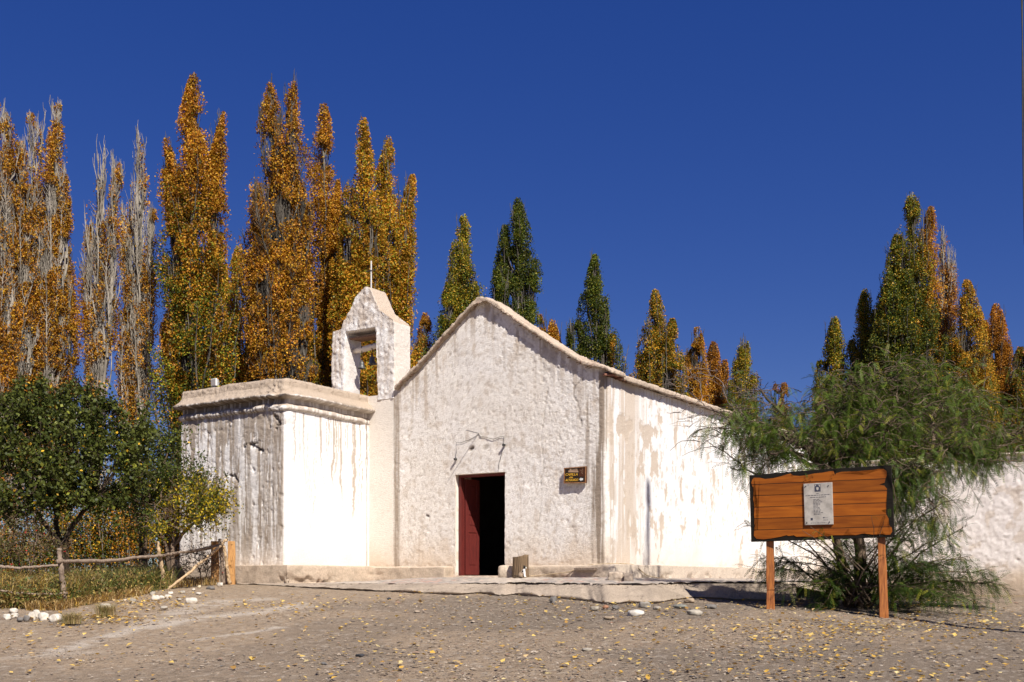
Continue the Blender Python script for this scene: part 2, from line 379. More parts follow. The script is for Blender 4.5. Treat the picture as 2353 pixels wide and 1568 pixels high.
nx = np.concatenate([0*p1y-1, -np.cos(a1[1:-1]), [0], 0*p2x, [0], np.sin(a1[1:-1]), 0*p3y+1])
ny = np.concatenate([0*p1y, -np.sin(a1[1:-1]), [-1], 0*p2x-1, [-1], -np.cos(a1[1:-1]), 0*p3y])
S = np.concatenate([[0], np.cumsum(np.hypot(np.diff(px), np.diff(py)))]); kc = len(p1y)+5+1+len(p2x)
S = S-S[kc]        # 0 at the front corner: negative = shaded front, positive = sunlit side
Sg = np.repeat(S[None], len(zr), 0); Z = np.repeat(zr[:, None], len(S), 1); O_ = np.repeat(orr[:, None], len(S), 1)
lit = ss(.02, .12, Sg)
dm = np.exp(-((Sg+.15)/.45)**2)                       # the corner is worn away
O_ = np.where(O_ > 0, O_*(1-.75*dm*ss(.35, .6, fbm(Sg*5, Z*7, seed=70))), O_)
O_ = O_*np.where(O_ > 0, .9+.2*(fbm(Sg*4, Z*5, seed=71)), 1)
O_ = np.where((O_ > 0) & (Sg > 2.2), O_*(1-ss(2.2, 2.5, Sg)*.7*(Z < 3.45)), O_)
n1 = fbm(Sg*19, Z*15, o=3, seed=72, g=.65); n2 = fbm(Sg*34, Z*27, o=2, seed=73); n3 = fbm(Sg*1.2, Z*1.2, o=3, seed=74)
nk = ss(.60, .74, fbm(Sg*27+Z*6, Z*21, o=3, seed=413, g=.6)); disp = (1-lit)*((n1-.5)*.009+(n2-.5)*.013-nk*.011-ss(.68, .8, fbm(Sg*8, Z*6, o=3, seed=75))*.02)+(n3-.5)*.06*(.35+.65*(1-lit))+lit*(fbm(Sg*6, Z*6, seed=76)-.5)*.012
disp = disp+(Z > 3.28)*(fbm(Sg*12, Z*14, o=3, seed=77)-.5)*.03+dm*(Z > 3.0)*(fbm(Sg*8, Z*8, o=3, seed=78)-.5)*.07
disp = disp+.06*np.exp(-(Z-.0)/.5)*.6*(1-lit)          # slight batter at the foot
def an1(*pts): return [((pl_y(a, b, YF)[0]-XR), pl_y(a, b, YF)[1]) for a, b in pts]
gash = np.zeros_like(Z)
for pts, w in ((an1((570, 1026), (585, 1022), (600, 1028), (612, 1038)), .028), (an1((583, 1020), (598, 1017)), .02), (an1((523, 1093), (540, 1092), (557, 1106)), .026), (an1((640, 955), (648, 972), (643, 985)), .035)):
    gash = np.maximum(gash, (1-ss(w*.5, w*1.4, pdist(Sg+.09*(n1-.5), Z+.09*(n2-.5)+.05*(fbm(Sg*9, Z*9, seed=92)-.5), pts)))*ss(.38, .5, fbm(Sg*13, Z*22, seed=93)))
disp = disp-.07*gash
Zw = Z+.028*(fbm(Sg*2.2, Sg*0, seed=79)-.5)*2*(Z > 3)+.04*(fbm(Sg*1.1, Sg*0, seed=80)-.5)*(Z > 3.7)
wob = .05*(fbm(Sg*3, Z*3, seed=81)-.5)
st = fbm((Sg+wob)*19, Z*.5, o=4, seed=82, g=.62)*.75+.25*fbm(Sg*4.5, Z*.4, seed=95); 
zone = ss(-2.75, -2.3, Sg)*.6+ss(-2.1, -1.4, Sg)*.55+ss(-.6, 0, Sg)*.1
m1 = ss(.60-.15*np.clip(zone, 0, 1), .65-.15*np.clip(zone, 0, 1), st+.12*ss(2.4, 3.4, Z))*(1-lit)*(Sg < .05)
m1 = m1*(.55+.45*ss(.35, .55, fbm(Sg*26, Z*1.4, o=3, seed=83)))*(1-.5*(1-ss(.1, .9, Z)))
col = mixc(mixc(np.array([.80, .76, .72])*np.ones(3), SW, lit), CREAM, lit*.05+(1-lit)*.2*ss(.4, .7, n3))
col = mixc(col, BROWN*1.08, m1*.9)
# thin branching runs on the sunlit side
w2 = .09*(fbm(Sg*2.5, Z*2.2, seed=84)-.5)*(3.4-Z)+.10*(fbm(Sg*5, Z*4, seed=85)-.5)
q = fbm((Sg+w2)*34, Z*.25+9, o=2, seed=86); lenr = .3+2.1*vn((Sg+w2)*7, 0*Z, seed=87)**1.4
m2 = ss(.58, .64, q)*(1-ss(lenr*.75, lenr, 3.35-Z))*lit*(Z < 3.34)
m2 = np.maximum(m2, .8*ss(.50, .6, q)*(1-ss(.35, 1.1, np.abs(Sg-.75)*2.2+(3.35-Z)*.35))*lit*(Z < 3.34))
col = mixc(col, BROWN*1.4, m2*.8)
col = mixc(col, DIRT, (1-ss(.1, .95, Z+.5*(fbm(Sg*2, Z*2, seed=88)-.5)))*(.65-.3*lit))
top = ss(3.29, 3.31, Z)
runs = ss(.47, .58, fbm(Sg*24, Z*1.2, o=3, seed=89))
cornc = mixc(np.array([.76, .70, .63])*(1+0*Z[..., None]), BROWN*(1.3-.35*(1-lit))[..., None], runs*(.55+.4*(1-lit)))  # stain runs, deepened on the front to add shade below the ledge
cornc = mixc(cornc, BROWN*.8, (1-lit)*ss(3.41, 3.44, Z)*(1-ss(3.57, 3.59, Z))*(.45+.55*ss(.4, .55, fbm(Sg*19, Z*1.5, o=2, seed=96)))); cornc = mixc(cornc, MUD, ss(3.585, 3.61, Z)); cornc = mixc(cornc, MUD*.92, ss(3.38, 3.41, Z)*(1-ss(3.42, 3.44, Z)))  # brown cove on the front: ledge shadow painted into the colour
cornc = mixc(cornc, BROWN, .75*ss(.5, .62, fbm(Sg*9, Z*9, seed=90))*np.exp(-((Z-3.59)/.03)**2))
col = mixc(col, cornc, top)
blockj = (1-ss(.006, .014, np.abs(((Sg+.05*np.sin(Z*9+np.floor(Sg/.42)*2)) % .42)-.21)))*ss(3.765, 3.78, Z)*(1-ss(3.93, 3.95, Z))
disp = disp-.015*blockj; col = mixc(col, BROWN, blockj*.6)
col = mixc(col, BROWN*.4, gash*.75)
fj = (1-ss(.008, .02, np.abs(Sg-(2.51-.015)+.03*(fbm(Z*4, Z*0, seed=91)-.5))))*(Z > .3)*(Z < 3.4)     # open joint where the annex meets the nave
col = mixc(col, BROWN*.35, fj*.8)
out = O_+disp
V = np.stack([px[None]+nx[None]*out, py[None]+ny[None]*out, Zw], -1)
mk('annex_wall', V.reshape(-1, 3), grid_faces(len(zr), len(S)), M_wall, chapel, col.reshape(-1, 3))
bm = bmesh.new(); box(bm, XL+.2, XR-.15, YF+.2, 1.55, 3.6, 3.87); 
def mudcol(V, N, k=1.0, base=MUD):
    n = fbm(V[:, 0]*6, V[:, 1]*6, V[:, 2]*6, o=4, seed=101); n2 = fbm(V[:, 0]*22, V[:, 1]*22, V[:, 2]*22, o=3, seed=102)
    c = mixc(base*k*np.ones((len(V), 1)), base*k*.72, ss(.45, .7, n)*.7); return mixc(c, base*1.2, ss(.55, .75, n2)*.3)
def lump(a, f, seed=1, b=0, f2=30):
    return lambda V, N: a*(fbm(V[:, 0]*f, V[:, 1]*f, V[:, 2]*f, o=4, seed=seed, g=.6)-.5)*2+b*(fbm(V[:, 0]*f2, V[:, 1]*f2, V[:, 2]*f2, o=2, seed=seed+5)-.5)*2
remesh('annex_roof', bm, .06, M_mud, chapel, lump(.015, 4), mudcol)

# ---- bell gable
bpx = [(761, 905), (764, 768), (768, 762), (784, 757), (791, 737), (806, 710), (817, 684), (832, 665), (842, 658.5), (851, 661), (862, 686), (873, 711), (881, 727), (903, 733), (908, 741), (908, 893)]
bp = [pl_y(a, b, 0) for a, b in bpx]; bp[0] = (bp[0][0], 3.72); bp[-1] = (-2.145, 3.80)
ip = [pl_y(869, 890, 0), pl_y(867.5, 752, 0), pl_y(795, 764, 0), pl_y(790, 890, 0)]
ip[0] = (ip[0][0], 3.80); ip[3] = (ip[3][0], 3.72)
bm = bmesh.new(); prism(bm, bp+ip, -.02, .52)
bmesh.ops.triangulate(bm, faces=[f for f in bm.faces if len(f.verts) > 4])
def belcol(V, N):
    n = fbm(V[:, 0]*5, V[:, 1]*5, V[:, 2]*5, o=4, seed=111); sN = fbm(V[:, 0]*16, V[:, 1]*16, V[:, 2]*1.5, o=3, seed=112)
    c = mixc(WHITE*np.ones((len(V), 1)), MUD*1.08, ss(.42, .6, n)*.3)
    c = mixc(c, BROWN*1.5, ss(.50, .62, sN)*.5*(np.abs(N[:, 1]) > .4))
    c = mixc(c, CREAM*.95, ss(.3, .8, N[:, 0])*.8*(V[:, 0] > -2.4))
    c = mixc(c, MUD*1.12, ss(.25, .5, N[:, 2])); edge = (V[:, 0] < -3.6)*(N[:, 1] < -.4)
    c = mixc(c, BROWN*1.5, ss(5.35, 5.5, V[:, 2])*(N[:, 1] < -.4)*ss(.4, .55, fbm(V[:, 0]*7, V[:, 2]*7, seed=113))*.5)
    c = mixc(c, BROWN*1.5, edge*.45*ss(.35, .6, sN))
    return c
def beld(V, N):
    fr_ = (N[:, 1] < -.3)
    return lump(.012, 3, 5)(V, N)+(fr_*1.+.15)*((fbm(V[:, 0]*15, V[:, 1]*15, V[:, 2]*13, o=3, seed=115, g=.6)-.5)*.05)+(fbm(V[:, 0]*32, V[:, 1]*30, V[:, 2]*26, o=2, seed=116)-.5)*.016
remesh('bell_gable', bm, .02, M_wall, chapel, beld, belcol)
bm = bmesh.new(); box(bm, -3.0, -2.17, .03, .56, 3.3, 3.88)
remesh('bell_gable_footing', bm, .04, M_mud, chapel, lump(.012, 6), mudcol)
bm = bmesh.new()
for k, (y0, y1) in enumerate(((.10, .20), (.22, .33), (.36, .49))): box(bm, -3.46, -2.58, y0, y1, 5.19+.008*k, 5.225+.008*k)
bm_obj('lintel_boards', bm, M_cane, chapel)
# whitewashed log across the opening
pa = np.array([[-3.5, .30, 5.0], [-3.2, .29, 5.01], [-2.9, .28, 5.04], [-2.5, .27, 5.06]]); pa[:, 2] -= .02
mm = mk; V, F = (caps.clear(), tubes([(pa, [.062, .066, .062, .058])], 12))[1]
mk('bell_beam', V, [F, np.concatenate(caps)], M_smooth, chapel, np.repeat((CREAM*.92)[None], len(V), 0))
# iron cross on the peak
cx, cz = pl_y(853, 657, .2); ct = pl_y(853, 600, .2)[1]; ca_ = pl_y(853, 622.5, .2)[1]
bm = bmesh.new(); box(bm, cx-.010, cx+.010, .19, .21, cz-.06, ct)
bm_obj('cross_upright', bm, M_white, chapel)
bm = bmesh.new(); box(bm, cx-.14, cx+.14, .185, .19, ca_-.01, ca_+.01); bm_obj('cross_arm', bm, M_wire, chapel)

# ---- roof
tx = np.concatenate([[-2.9], rake[:, 0]]); tz = np.concatenate([[rake[0, 1]-.5], rake[:, 1]])
bm = bmesh.new(); sel = range(1, len(tx))
up = [(tx[i], tz[i]) for i in sel]; lo = [(tx[i], tz[i]-TH) for i in sel][::-1]
lo = [(a, b) for a, b in lo]
prism(bm, up+lo, -.12, .42)
bmesh.ops.triangulate(bm, faces=[f for f in bm.faces if len(f.verts) > 4])
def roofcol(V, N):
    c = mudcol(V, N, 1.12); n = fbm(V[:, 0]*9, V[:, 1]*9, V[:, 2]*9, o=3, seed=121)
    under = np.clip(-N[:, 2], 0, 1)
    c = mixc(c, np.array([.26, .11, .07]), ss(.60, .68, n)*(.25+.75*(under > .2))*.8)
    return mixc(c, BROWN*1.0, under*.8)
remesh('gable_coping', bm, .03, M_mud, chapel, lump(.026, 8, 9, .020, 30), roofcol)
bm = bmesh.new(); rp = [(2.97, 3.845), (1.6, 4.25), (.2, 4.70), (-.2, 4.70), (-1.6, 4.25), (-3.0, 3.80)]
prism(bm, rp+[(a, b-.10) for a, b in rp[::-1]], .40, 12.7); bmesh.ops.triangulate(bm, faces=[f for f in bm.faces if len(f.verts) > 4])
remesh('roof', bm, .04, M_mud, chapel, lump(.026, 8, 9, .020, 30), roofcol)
# cane ends and splinters under the verge and the eave
pt = []; rs = np.random.RandomState(3)
for i in range(26):
    t = -2.05+rs.rand()*4.8; z = np.interp(t, tx, tz)-TH-.01; d = .10*rs.rand()
    pt.append((np.array([[t, .02, z+.02], [t+.05*rs.randn()*.5, -.07-d*.5, z-.0-.04*rs.rand()]]), .008))
for i in range(50):
    y = .3+rs.rand()**1.3*9; z = 3.75+.02*rs.rand(); pt.append((np.array([[2.75, y, z+.02], [2.93+.05*rs.rand(), y+.05*rs.randn(), z]]), .01))
for p_ in pt: tube_mesh('cane_end', [p_], M_cane, chapel, 4)
# slipped bricks/tiles at the front corner of the eave
bm = bmesh.new()
for i in range(9):
    y = .0+i*.13+.03*rs.randn(); M = Matrix.Translation((2.86, y, 3.80+.008*rs.randn()))@Matrix.Rotation(.3*rs.randn(), 4, 'Z')@Matrix.Rotation(.12*rs.randn(), 4, 'X')
    box(bm, -.09, .09, -.055, .055, -.018, .018, M)
bm_obj('eave_bricks', bm, mat_plain('old_brick', (.33, .14, .09), .9, 20, (.20, .10, .07), .5), chapel, bevel=.006)
bm = bmesh.new(); box(bm, 2.84, 3.2, 7.02, 7.12, 3.34, 3.37)
box(bm, 2.84, 3.2, 7.02, 7.03, 3.371, 3.41); box(bm, 2.84, 3.2, 7.11, 7.12, 3.371, 3.41); bm_obj('rain_spout', bm, M_cane, chapel)
# back walls so the nave is a closed room
bm = bmesh.new()
box(bm, -2.98, -2.6, .62, 12.5, -.1, 3.7); box(bm, -2.58, 2.8, 12.3, 12.6, -.1, 3.7)
bm_obj('rear_walls', bm, mat_plain('rear_adobe', (.5, .42, .34), .9), chapel)
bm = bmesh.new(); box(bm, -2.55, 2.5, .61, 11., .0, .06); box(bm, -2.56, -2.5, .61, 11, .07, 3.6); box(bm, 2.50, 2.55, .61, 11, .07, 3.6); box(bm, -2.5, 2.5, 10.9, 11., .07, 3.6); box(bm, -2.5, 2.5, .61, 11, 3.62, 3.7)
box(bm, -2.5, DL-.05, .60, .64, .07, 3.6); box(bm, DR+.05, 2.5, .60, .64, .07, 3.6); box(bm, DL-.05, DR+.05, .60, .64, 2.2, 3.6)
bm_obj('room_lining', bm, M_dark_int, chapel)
# ---- door: frame, leaf
bm = bmesh.new(); f = .055
box(bm, DL+.012, DL+f+.012, .12, .24, DZ0+.0, DZ1-.05); box(bm, DR-f-.02, DR-.012, .12, .24, DZ0, DZ1-.05)
box(bm, DL+.012, DR-.012, .12, .24, DZ1-.05, DZ1-.05+.045)
bm_obj('door_frame', bm, M_red, chapel, bevel=.004)
bm = bmesh.new(); box(bm, DL-.02, DR+.02, .05, .5, DZ0-.06, DZ0+.005); bm_obj('threshold', bm, M_cane, chapel, bevel=.01)
leaf = empty('door', (0, 0, 0)); leaf.parent = chapel; leaf.location = (DL+.075, .25, DZ0+.02); leaf.rotation_euler = (0, 0, rad(90-6))
Ld = .43; Hd = DZ1-DZ0-.09
bm = bmesh.new()
box(bm, 0, .09, -.02, .02, 0, Hd); box(bm, Ld-.09, Ld, -.02, .02, 0, Hd)
for z0, z1 in ((0, .17), (.86, .98), (1.22, 1.31), (Hd-.12, Hd)): box(bm, .09, Ld-.09, -.0198, .0198, z0, z1)
bm_obj('door_stiles', bm, M_red, leaf, bevel=.004)
for z0, z1 in ((.17, .86), (.98, 1.22), (1.31, Hd-.12)):
    bm = bmesh.new(); box(bm, .088, Ld-.088, -.008, .008, z0-.001, z1+.001); box(bm, .12, Ld-.12, -.016, .016, z0+.035, z1-.035); bm_obj('door_panel', bm, M_red, leaf, bevel=.003)
# ---- bench-like plinth round the walls
bm = bmesh.new()
for (x0, x1, y0, y1, zt) in ((-6.0, -2.45, YF-.34, YF+.1, .30), (-2.95, -2.45, YF-.3, .1, .30), (-2.6, -.66, -.30, .1, .285), (.62, 3.15, -.32, .1, .29), (2.7, 3.15, -.3, 12.5, .30)):
    box(bm, x0, x1, y0, y1, -.32, zt)
# bmesh boxes overlap: remesh joins them
def plcol(V, N):
    c = mudcol(V, N, 1.18, np.array([.44, .35, .262])); n = fbm(V[:, 0]*5, V[:, 1]*5, V[:, 2]*9, seed=131)
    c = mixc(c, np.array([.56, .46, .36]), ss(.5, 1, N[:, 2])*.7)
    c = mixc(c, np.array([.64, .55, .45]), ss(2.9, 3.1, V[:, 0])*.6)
    return mixc(c, BROWN*1.1, ss(.55, .68, n)*(1-ss(-.1, .18, V[:, 2]))*.8)
def pld(V, N):
    low = 1-ss(.0, .2, V[:, 2]); 
    return lump(.018, 4, 21, .008, 24)(V, N)-low*.07*ss(.52, .66, fbm(V[:, 0]*3, V[:, 1]*3, V[:, 2]*6, seed=132))
remesh('plinth_bench', bm, .03, M_mud, chapel, pld, plcol)
# ================================================================ GROUND
def geo(a, b, n): return a*(b/a)**(np.arange(1, n+1)/n)
gx = np.concatenate([-geo(9.5, 2500, 24)[::-1], np.arange(-9.5, 9.51, .035), geo(9.5, 2500, 24)])
gy = np.concatenate([-geo(3, 300, 8)[::-1], np.linspace(-2, 9.2, 12), np.arange(9.4, 21.6, .035), 21.6*(3000/21.6)**(np.arange(1, 36)/35)])
XX, YY = np.meshgrid(gx, gy)
near = ss(9.3, 9.8, YY)*(1-ss(20.5, 21.5, YY))*(1-ss(9, 9.4, np.abs(XX)))
ZZ = gz(XX, YY)+near*((fbm(XX*2.2, YY*2.2, o=4, seed=201)-.5)*.05+(fbm(XX*14, YY*14, o=3, seed=202, g=.65)-.5)*.022)
ZZ = ZZ-.01
tan = ss(.42, .62, fbm(XX*.45, YY*.8, o=4, seed=203)+.10*ss(2, -5, XX)); 
grey = np.array([.235, .185, .138]); tanc = np.array([.355, .265, .18]); pale = np.array([.50, .43, .35])
gc = mixc(grey*.88*np.ones(XX.shape+(1,)), tanc, np.clip(tan*.7+.55*ss(1, -4, XX), 0, 1)*.85)
sp = fbm(XX*17, YY*17, o=3, seed=204, g=.7); gc = mixc(gc, grey*.55, ss(.55, .72, sp)*.5); gc = mixc(gc, pale*.9, ss(.64, .78, fbm(XX*21, YY*21, o=2, seed=205))*.5)
# pale dusty wheel tracks running from lower left up towards the chapel
def trackmask(pts, wd):
    q = [G(*p)[:2] for p in pts]; return 1-ss(.15, 1, pdist(XX, YY, q)/wd)
tr = np.zeros_like(XX)
for pts, wd, k in (([(100, 1500), (330, 1440), (480, 1418), (620, 1402), (700, 1385)], .30, 1), ([(330, 1440), (430, 1400), (520, 1380), (600, 1376)], .45, .8), ([(360, 1432), (520, 1412), (690, 1396)], .5, .6), ([(440, 1470), (560, 1456), (640, 1440)], .14, .9), ([(0, 1512), (200, 1497)], .3, .5)):
    tr = np.maximum(tr, trackmask(pts, wd)*k)
tr = tr*ss(.38, .62, fbm(XX*3, YY*6, o=4, seed=206)+.12)
gc = mixc(gc, pale, tr*.85)
farm = ss(21, 30, YY); gc = mixc(gc, np.array([.30, .22, .11]), farm*.6)
M_ground = mat_attr('gravelly_earth', .97, 70, .28, 1, 90, bdist=.02, spec=.08)
ground = tagit(mk('ground', np.stack([XX, YY, ZZ], -1).reshape(-1, 3), grid_faces(len(gy), len(gx)), M_ground, None, gc.reshape(-1, 3)), 'grey brown gravelly earth yard sloping down from the chapel', 'ground', kind='structure')

# ---- raised terrace in front of the walls
Lp = [(540, 1342), (600, 1344), (650, 1347), (740, 1352), (850, 1357), (928, 1360.5), (969, 1364), (1051, 1367), (1097, 1363), (1158, 1369), (1183, 1365), (1231, 1371), (1292, 1376), (1358, 1382), (1398, 1389), (1436, 1385), (1515, 1386), (1548, 1380), (1590, 1374), (1618, 1374), (1640, 1376), (1750, 1381), (1835, 1385)]
Lw = np.array([G(*p) for p in Lp])
offs = np.interp([p[0] for p in Lp], [540, 650, 900, 1200, 1580, 1600, 1640, 1900], [.05, .25, .45, .6, .6, .30, .06, .05])
d = np.concatenate([[0], np.cumsum(np.hypot(*np.diff(Lw[:, :2], axis=0).T))]); nS = int(d[-1]/.025)
sI = np.linspace(0, d[-1], nS); LX = np.interp(sI, d, Lw[:, 0]); LY = np.interp(sI, d, Lw[:, 1]); OF = np.interp(sI, d, offs)
LX = np.convolve(np.pad(LX, 4, 'edge'), np.ones(9)/9, 'valid'); LY = np.convolve(np.pad(LY, 4, 'edge'), np.ones(9)/9, 'valid')
imgx = np.interp(sI, d, [p[0] for p in Lp])
LY = LY+.10*(fbm(sI*4, sI*0, o=4, seed=210, g=.6)-.5)*(imgx < 1590)
TZ = CZ-.045
nR = 30; tt = np.concatenate([[-.3, -.15, 0, .02, .05], np.linspace(.08, 1, nR)]); AV = np.zeros((len(tt), nS, 3)); lipz = gz(LX, LY)
steep = ss(1585, 1625, imgx)
lph = .008+.045*ss(.35, .6, fbm(sI*2.2, sI*0, o=3, seed=219))*(1-ss(1560, 1600, imgx)*.7)*ss(850, 980, imgx)
for i, t in enumerate(tt):
    if t <= 0:
        x, y, z = LX, LY+(.07 if t < 0 else .02), lipz+(-.12 if t < -.2 else (0.0 if t < 0 else .015))
    else:
        e = t**(1-.35*(1-steep)); z = lipz+lph+(TZ-lipz-lph)*t**.9; x, y = LX, LY+OF*t
    AV[i] = np.stack([x, y, z], -1)
nn = fbm(AV[..., 0]*3, AV[..., 1]*5, AV[..., 2]*5, o=4, seed=211)
AV[..., 2] += (nn-.5)*.07*(np.array(tt) > 0)[:, None]*(1-ss(.85, 1, np.array(tt)))[:, None]+(fbm(AV[..., 0]*20, AV[..., 1]*20, AV[..., 2]*20, o=2, seed=212)-.5)*.012*(1-ss(.85, 1, np.array(tt)))[:, None]
AV[..., 1] += steep[None]*(fbm(AV[..., 0]*9, AV[..., 2]*9, o=3, seed=217)-.5)*.05
cem = np.array([.36, .29, .222]); ac = mixc(cem*np.ones(nn.shape+(1,)), cem*.72, ss(.45, .7, nn)*.5); ac = mixc(ac, cem*1.2, ss(.55, .7, fbm(AV[..., 0]*1.5, AV[..., 1]*2, seed=213))*.5)
ck = 1-np.abs(2*fbm(AV[..., 0]*1.7, AV[..., 1]*3.2, o=3, seed=214)-1); ac = mixc(ac, cem*.35, ss(.975, .99, ck)*.6)
ac = mixc(ac, cem*.8, steep[None]*.6)
tagit(mk('terrace_apron', AV.reshape(-1, 3), grid_faces(len(tt), nS), M_mud, None, ac.reshape(-1, 3)), 'cracked cement apron sloping from the cobbled terrace to the gravel', 'paving', kind='structure')
# cobbled top
poly = [tuple(AV[-7, k, :2]) for k in range(0, nS, 6)]+[tuple(AV[-7, -1, :2]), (6.2, 20.), (10.0, 31.6), (3, 24), (-6.5, 24)]
poly = np.array(poly)
def inpoly(x, y, pg):
    c = np.zeros(x.shape, bool); n = len(pg)
    for i in range(n):
        (x1, y1), (x2, y2) = pg[i], pg[(i+1) % n]
        if y1 != y2: c ^= ((y1 > y) != (y2 > y)) & (x < (x2-x1)*(y-y1)/(y2-y1)+x1)
    return c
tx_ = np.arange(-7, 10, .04); ty_ = np.arange(17.4, 31.7, .04); TX, TY = np.meshgrid(tx_, ty_)
gxr = np.random.RandomState(5).rand(400, 400, 2)
def worley(X, Y, s):
    X = X*s+50; Y = Y*s+50; ix = np.floor(X).astype(int); iy = np.floor(Y).astype(int); best = np.full(X.shape, 9.); idv = np.zeros(X.shape)
    for dx in (-1, 0, 1):
        for dy in (-1, 0, 1):
            a = (ix+dx) % 400; b = (iy+dy) % 400; p = gxr[a, b]; dd = np.hypot(ix+dx+p[..., 0]-X, iy+dy+p[..., 1]-Y)
            m = dd < best; best = np.where(m, dd, best); idv = np.where(m, p[..., 0]*.7+p[..., 1]*.3, idv)
    return best, idv
wd_, wi = worley(TX, TY, 6)
_yl = (TX-OX)*sa0+(TY-OY)*ca0; _xl = (TX-OX)*ca0-(TY-OY)*sa0
TZZ = TZ-.012+ss(-2.7, -.4, _yl)*(.045+.07*ss(-2.4, -.8, _xl)*(1-ss(2.8, 4.5, _xl)))+.022*np.sqrt(np.clip(1-(wd_/.62)**2, 0, 1))-.012+.02*(fbm(TX, TY, seed=215)-.5)
inside = inpoly(TX, TY, poly); cm = inside[:-1, :-1] & inside[1:, :-1] & inside[1:, 1:] & inside[:-1, 1:]
cc = mixc(np.array([.20, .19, .18])*np.ones(TX.shape+(1,)), np.array([.44, .36, .29]), wi); cc = mixc(cc, np.array([.42, .35, .28]), ss(.42, .55, wd_)); cc = mixc(cc, np.array([.34, .2, .16]), (wi > .8)*.6)
cc = mixc(cc, np.array([.47, .40, .32]), (TY > 20.8-TX*.6)*0+ss(.5, .65, fbm(TX*.7, TY*.7, seed=216))*.7)
Vt = np.stack([TX, TY, TZZ], -1).reshape(-1, 3); ft = grid_faces(len(ty_), len(tx_), cm); used = np.unique(ft); rm = np.zeros(len(Vt), int); rm[used] = np.arange(len(used))
tagit(mk('cobbled_terrace', Vt[used], rm[ft], M_stone, None, cc.reshape(-1, 3)[used]), 'flat cobbled strip of river stones along the foot of the chapel', 'paving', kind='structure')

# ---- far perimeter wall on the right
wl0 = np.array([8.30, 31.45]); e1 = np.array([ca0, -sa0]); nf = np.array([-sa0, -ca0])
wx = np.linspace(-1, 13, 460); wz = np.linspace(-.6, 3.22, 130); SX, SZ = np.meshgrid(wx, wz)
SZ2 = SZ+ss(2, 3.2, SZ)*.10*(fbm(SX*.8, SX*0, seed=221)-.5)
rr = 1-ss(.55, .7, fbm(SX*.9, SZ*1.4, seed=222)); 
dd = (fbm(SX*14, SZ*12, o=3, seed=223, g=.62)-.5)*.032*(.4+.9*rr)-ss(.72, .8, fbm(SX*11, SZ*9, o=3, seed=224))*.015+(fbm(SX, SZ, seed=225)-.5)*.08
wp = wl0[None, None]+SX[..., None]*e1+dd[..., None]*nf
wc = mixc(np.array([.76, .70, .65])*np.ones(SX.shape+(1,)), CREAM*.95, ss(.4, .65, fbm(SX*.7, SZ*.7, seed=226))*.5)
wc = mixc(wc, BEIGE, ss(.64, .72, fbm(SX*3, SZ*3, o=4, seed=227))*.6); wc = mixc(wc, DIRT*.95, (1-ss(-.35, .65, SZ+.8*(fbm(SX*1.3, SZ*1.3, seed=228)-.5)))*.9)
wc = mixc(wc, BROWN*1.2, (1-ss(-.3, .25, SZ+.5*(fbm(SX*1.1+4, SZ*2, seed=229)-.45)))*.7)
pw = empty('perimeter_wall', (wl0[0], wl0[1], CZ-.4), 0, 'long rough whitewashed yard wall behind the feathery tree, at the right edge of the photo', 'wall')
ofw = (wl0[0], wl0[1], CZ-.4)
mk('wall_face', np.concatenate([wp, SZ2[..., None]+CZ], -1).reshape(-1, 3), grid_faces(130, 460), M_wall, pw, wc.reshape(-1, 3), off=ofw)
def wallbox(name, a, b, y0, y1, z0, z1, vox, base, k=1.):
    bm = bmesh.new(); box(bm, a, b, y0, y1, z0, z1)
    o = remesh(name, bm, vox, M_mud, pw, lump(.02, 5, 31, .01, 16), lambda V, N: mudcol(V, N, k, base)); o.rotation_euler = (0, 0, -A0); o.location = (0, 0, .4); return o
wallbox('wall_core', -1, 13, .05, .5, -.6, 3.15, .08, MUD)
wallbox('wall_coping', -1, 13, -.09, .56, 3.17, 3.25, .04, np.array([.66, .56, .45]))

# ---- right-hand utility pole outside the picture: its shadow falls on the nave wall, its cables cross the corner
pt0 = l2w((2.83, 1.75, 0)); 
PL = 11.; pf = pt0[:2]+np.array([.432, -.902])*PL; pb = float(gz(pf[0], pf[1])); ptop = CZ+1.88+PL
pole = empty('utility_pole', (pf[0], pf[1], pb), 0, 'tall wooden utility pole standing beyond the right edge, carrying the cables', 'pole')
M_polew = mat_plain('pole_wood', (.2, .15, .11), .9, 20, (.1, .08, .06), .5, stretch=(3, 3, .2))
tube_mesh('pole_shaft', [(np.array([[0, 0, -.3], [0, 0, (ptop-pb)*.5], [0, 0, ptop-pb]]), [.085, .07, .05])], M_polew, pole, 12)
tube_mesh('pole_cap', [(np.array([[0, 0, ptop-pb-.35], [0, 0, ptop-pb+.05]]), [.09, .07])], M_metal, pole, 10)
cb = []
for k, (xa, xb) in enumerate(((2346, 2355), (2349.5, 2354))):
    a = P(xa, -40, 14); b = P(xb, 560, 14.0); 
    t = np.linspace(0, 1, 12)[:, None]; c = a*(1-t)+b*t; c[:, 0] += .012*np.sin(t[:, 0]*math.pi)*(1-2*k); cb.append((c, .008))
end = np.array([[pf[0]-.02, pf[1], ptop-.3]]); cb[0] = (np.concatenate([end, cb[0][0]]), .008); cb[1] = (np.concatenate([end+[[0, 0, -.15]], cb[1][0]]), .008)
for i in (0, 1):
    c = cb[i][0]; cb[i] = (np.concatenate([c, [[c[-1][0]+1.2, 14, float(gz(c[-1][0]+1.2, 14))]]]), .008)
tagit(tube_mesh('cable', cb, M_wire, None, 5), 'pair of thin black cables hanging down the top right corner against the sky', 'cable')
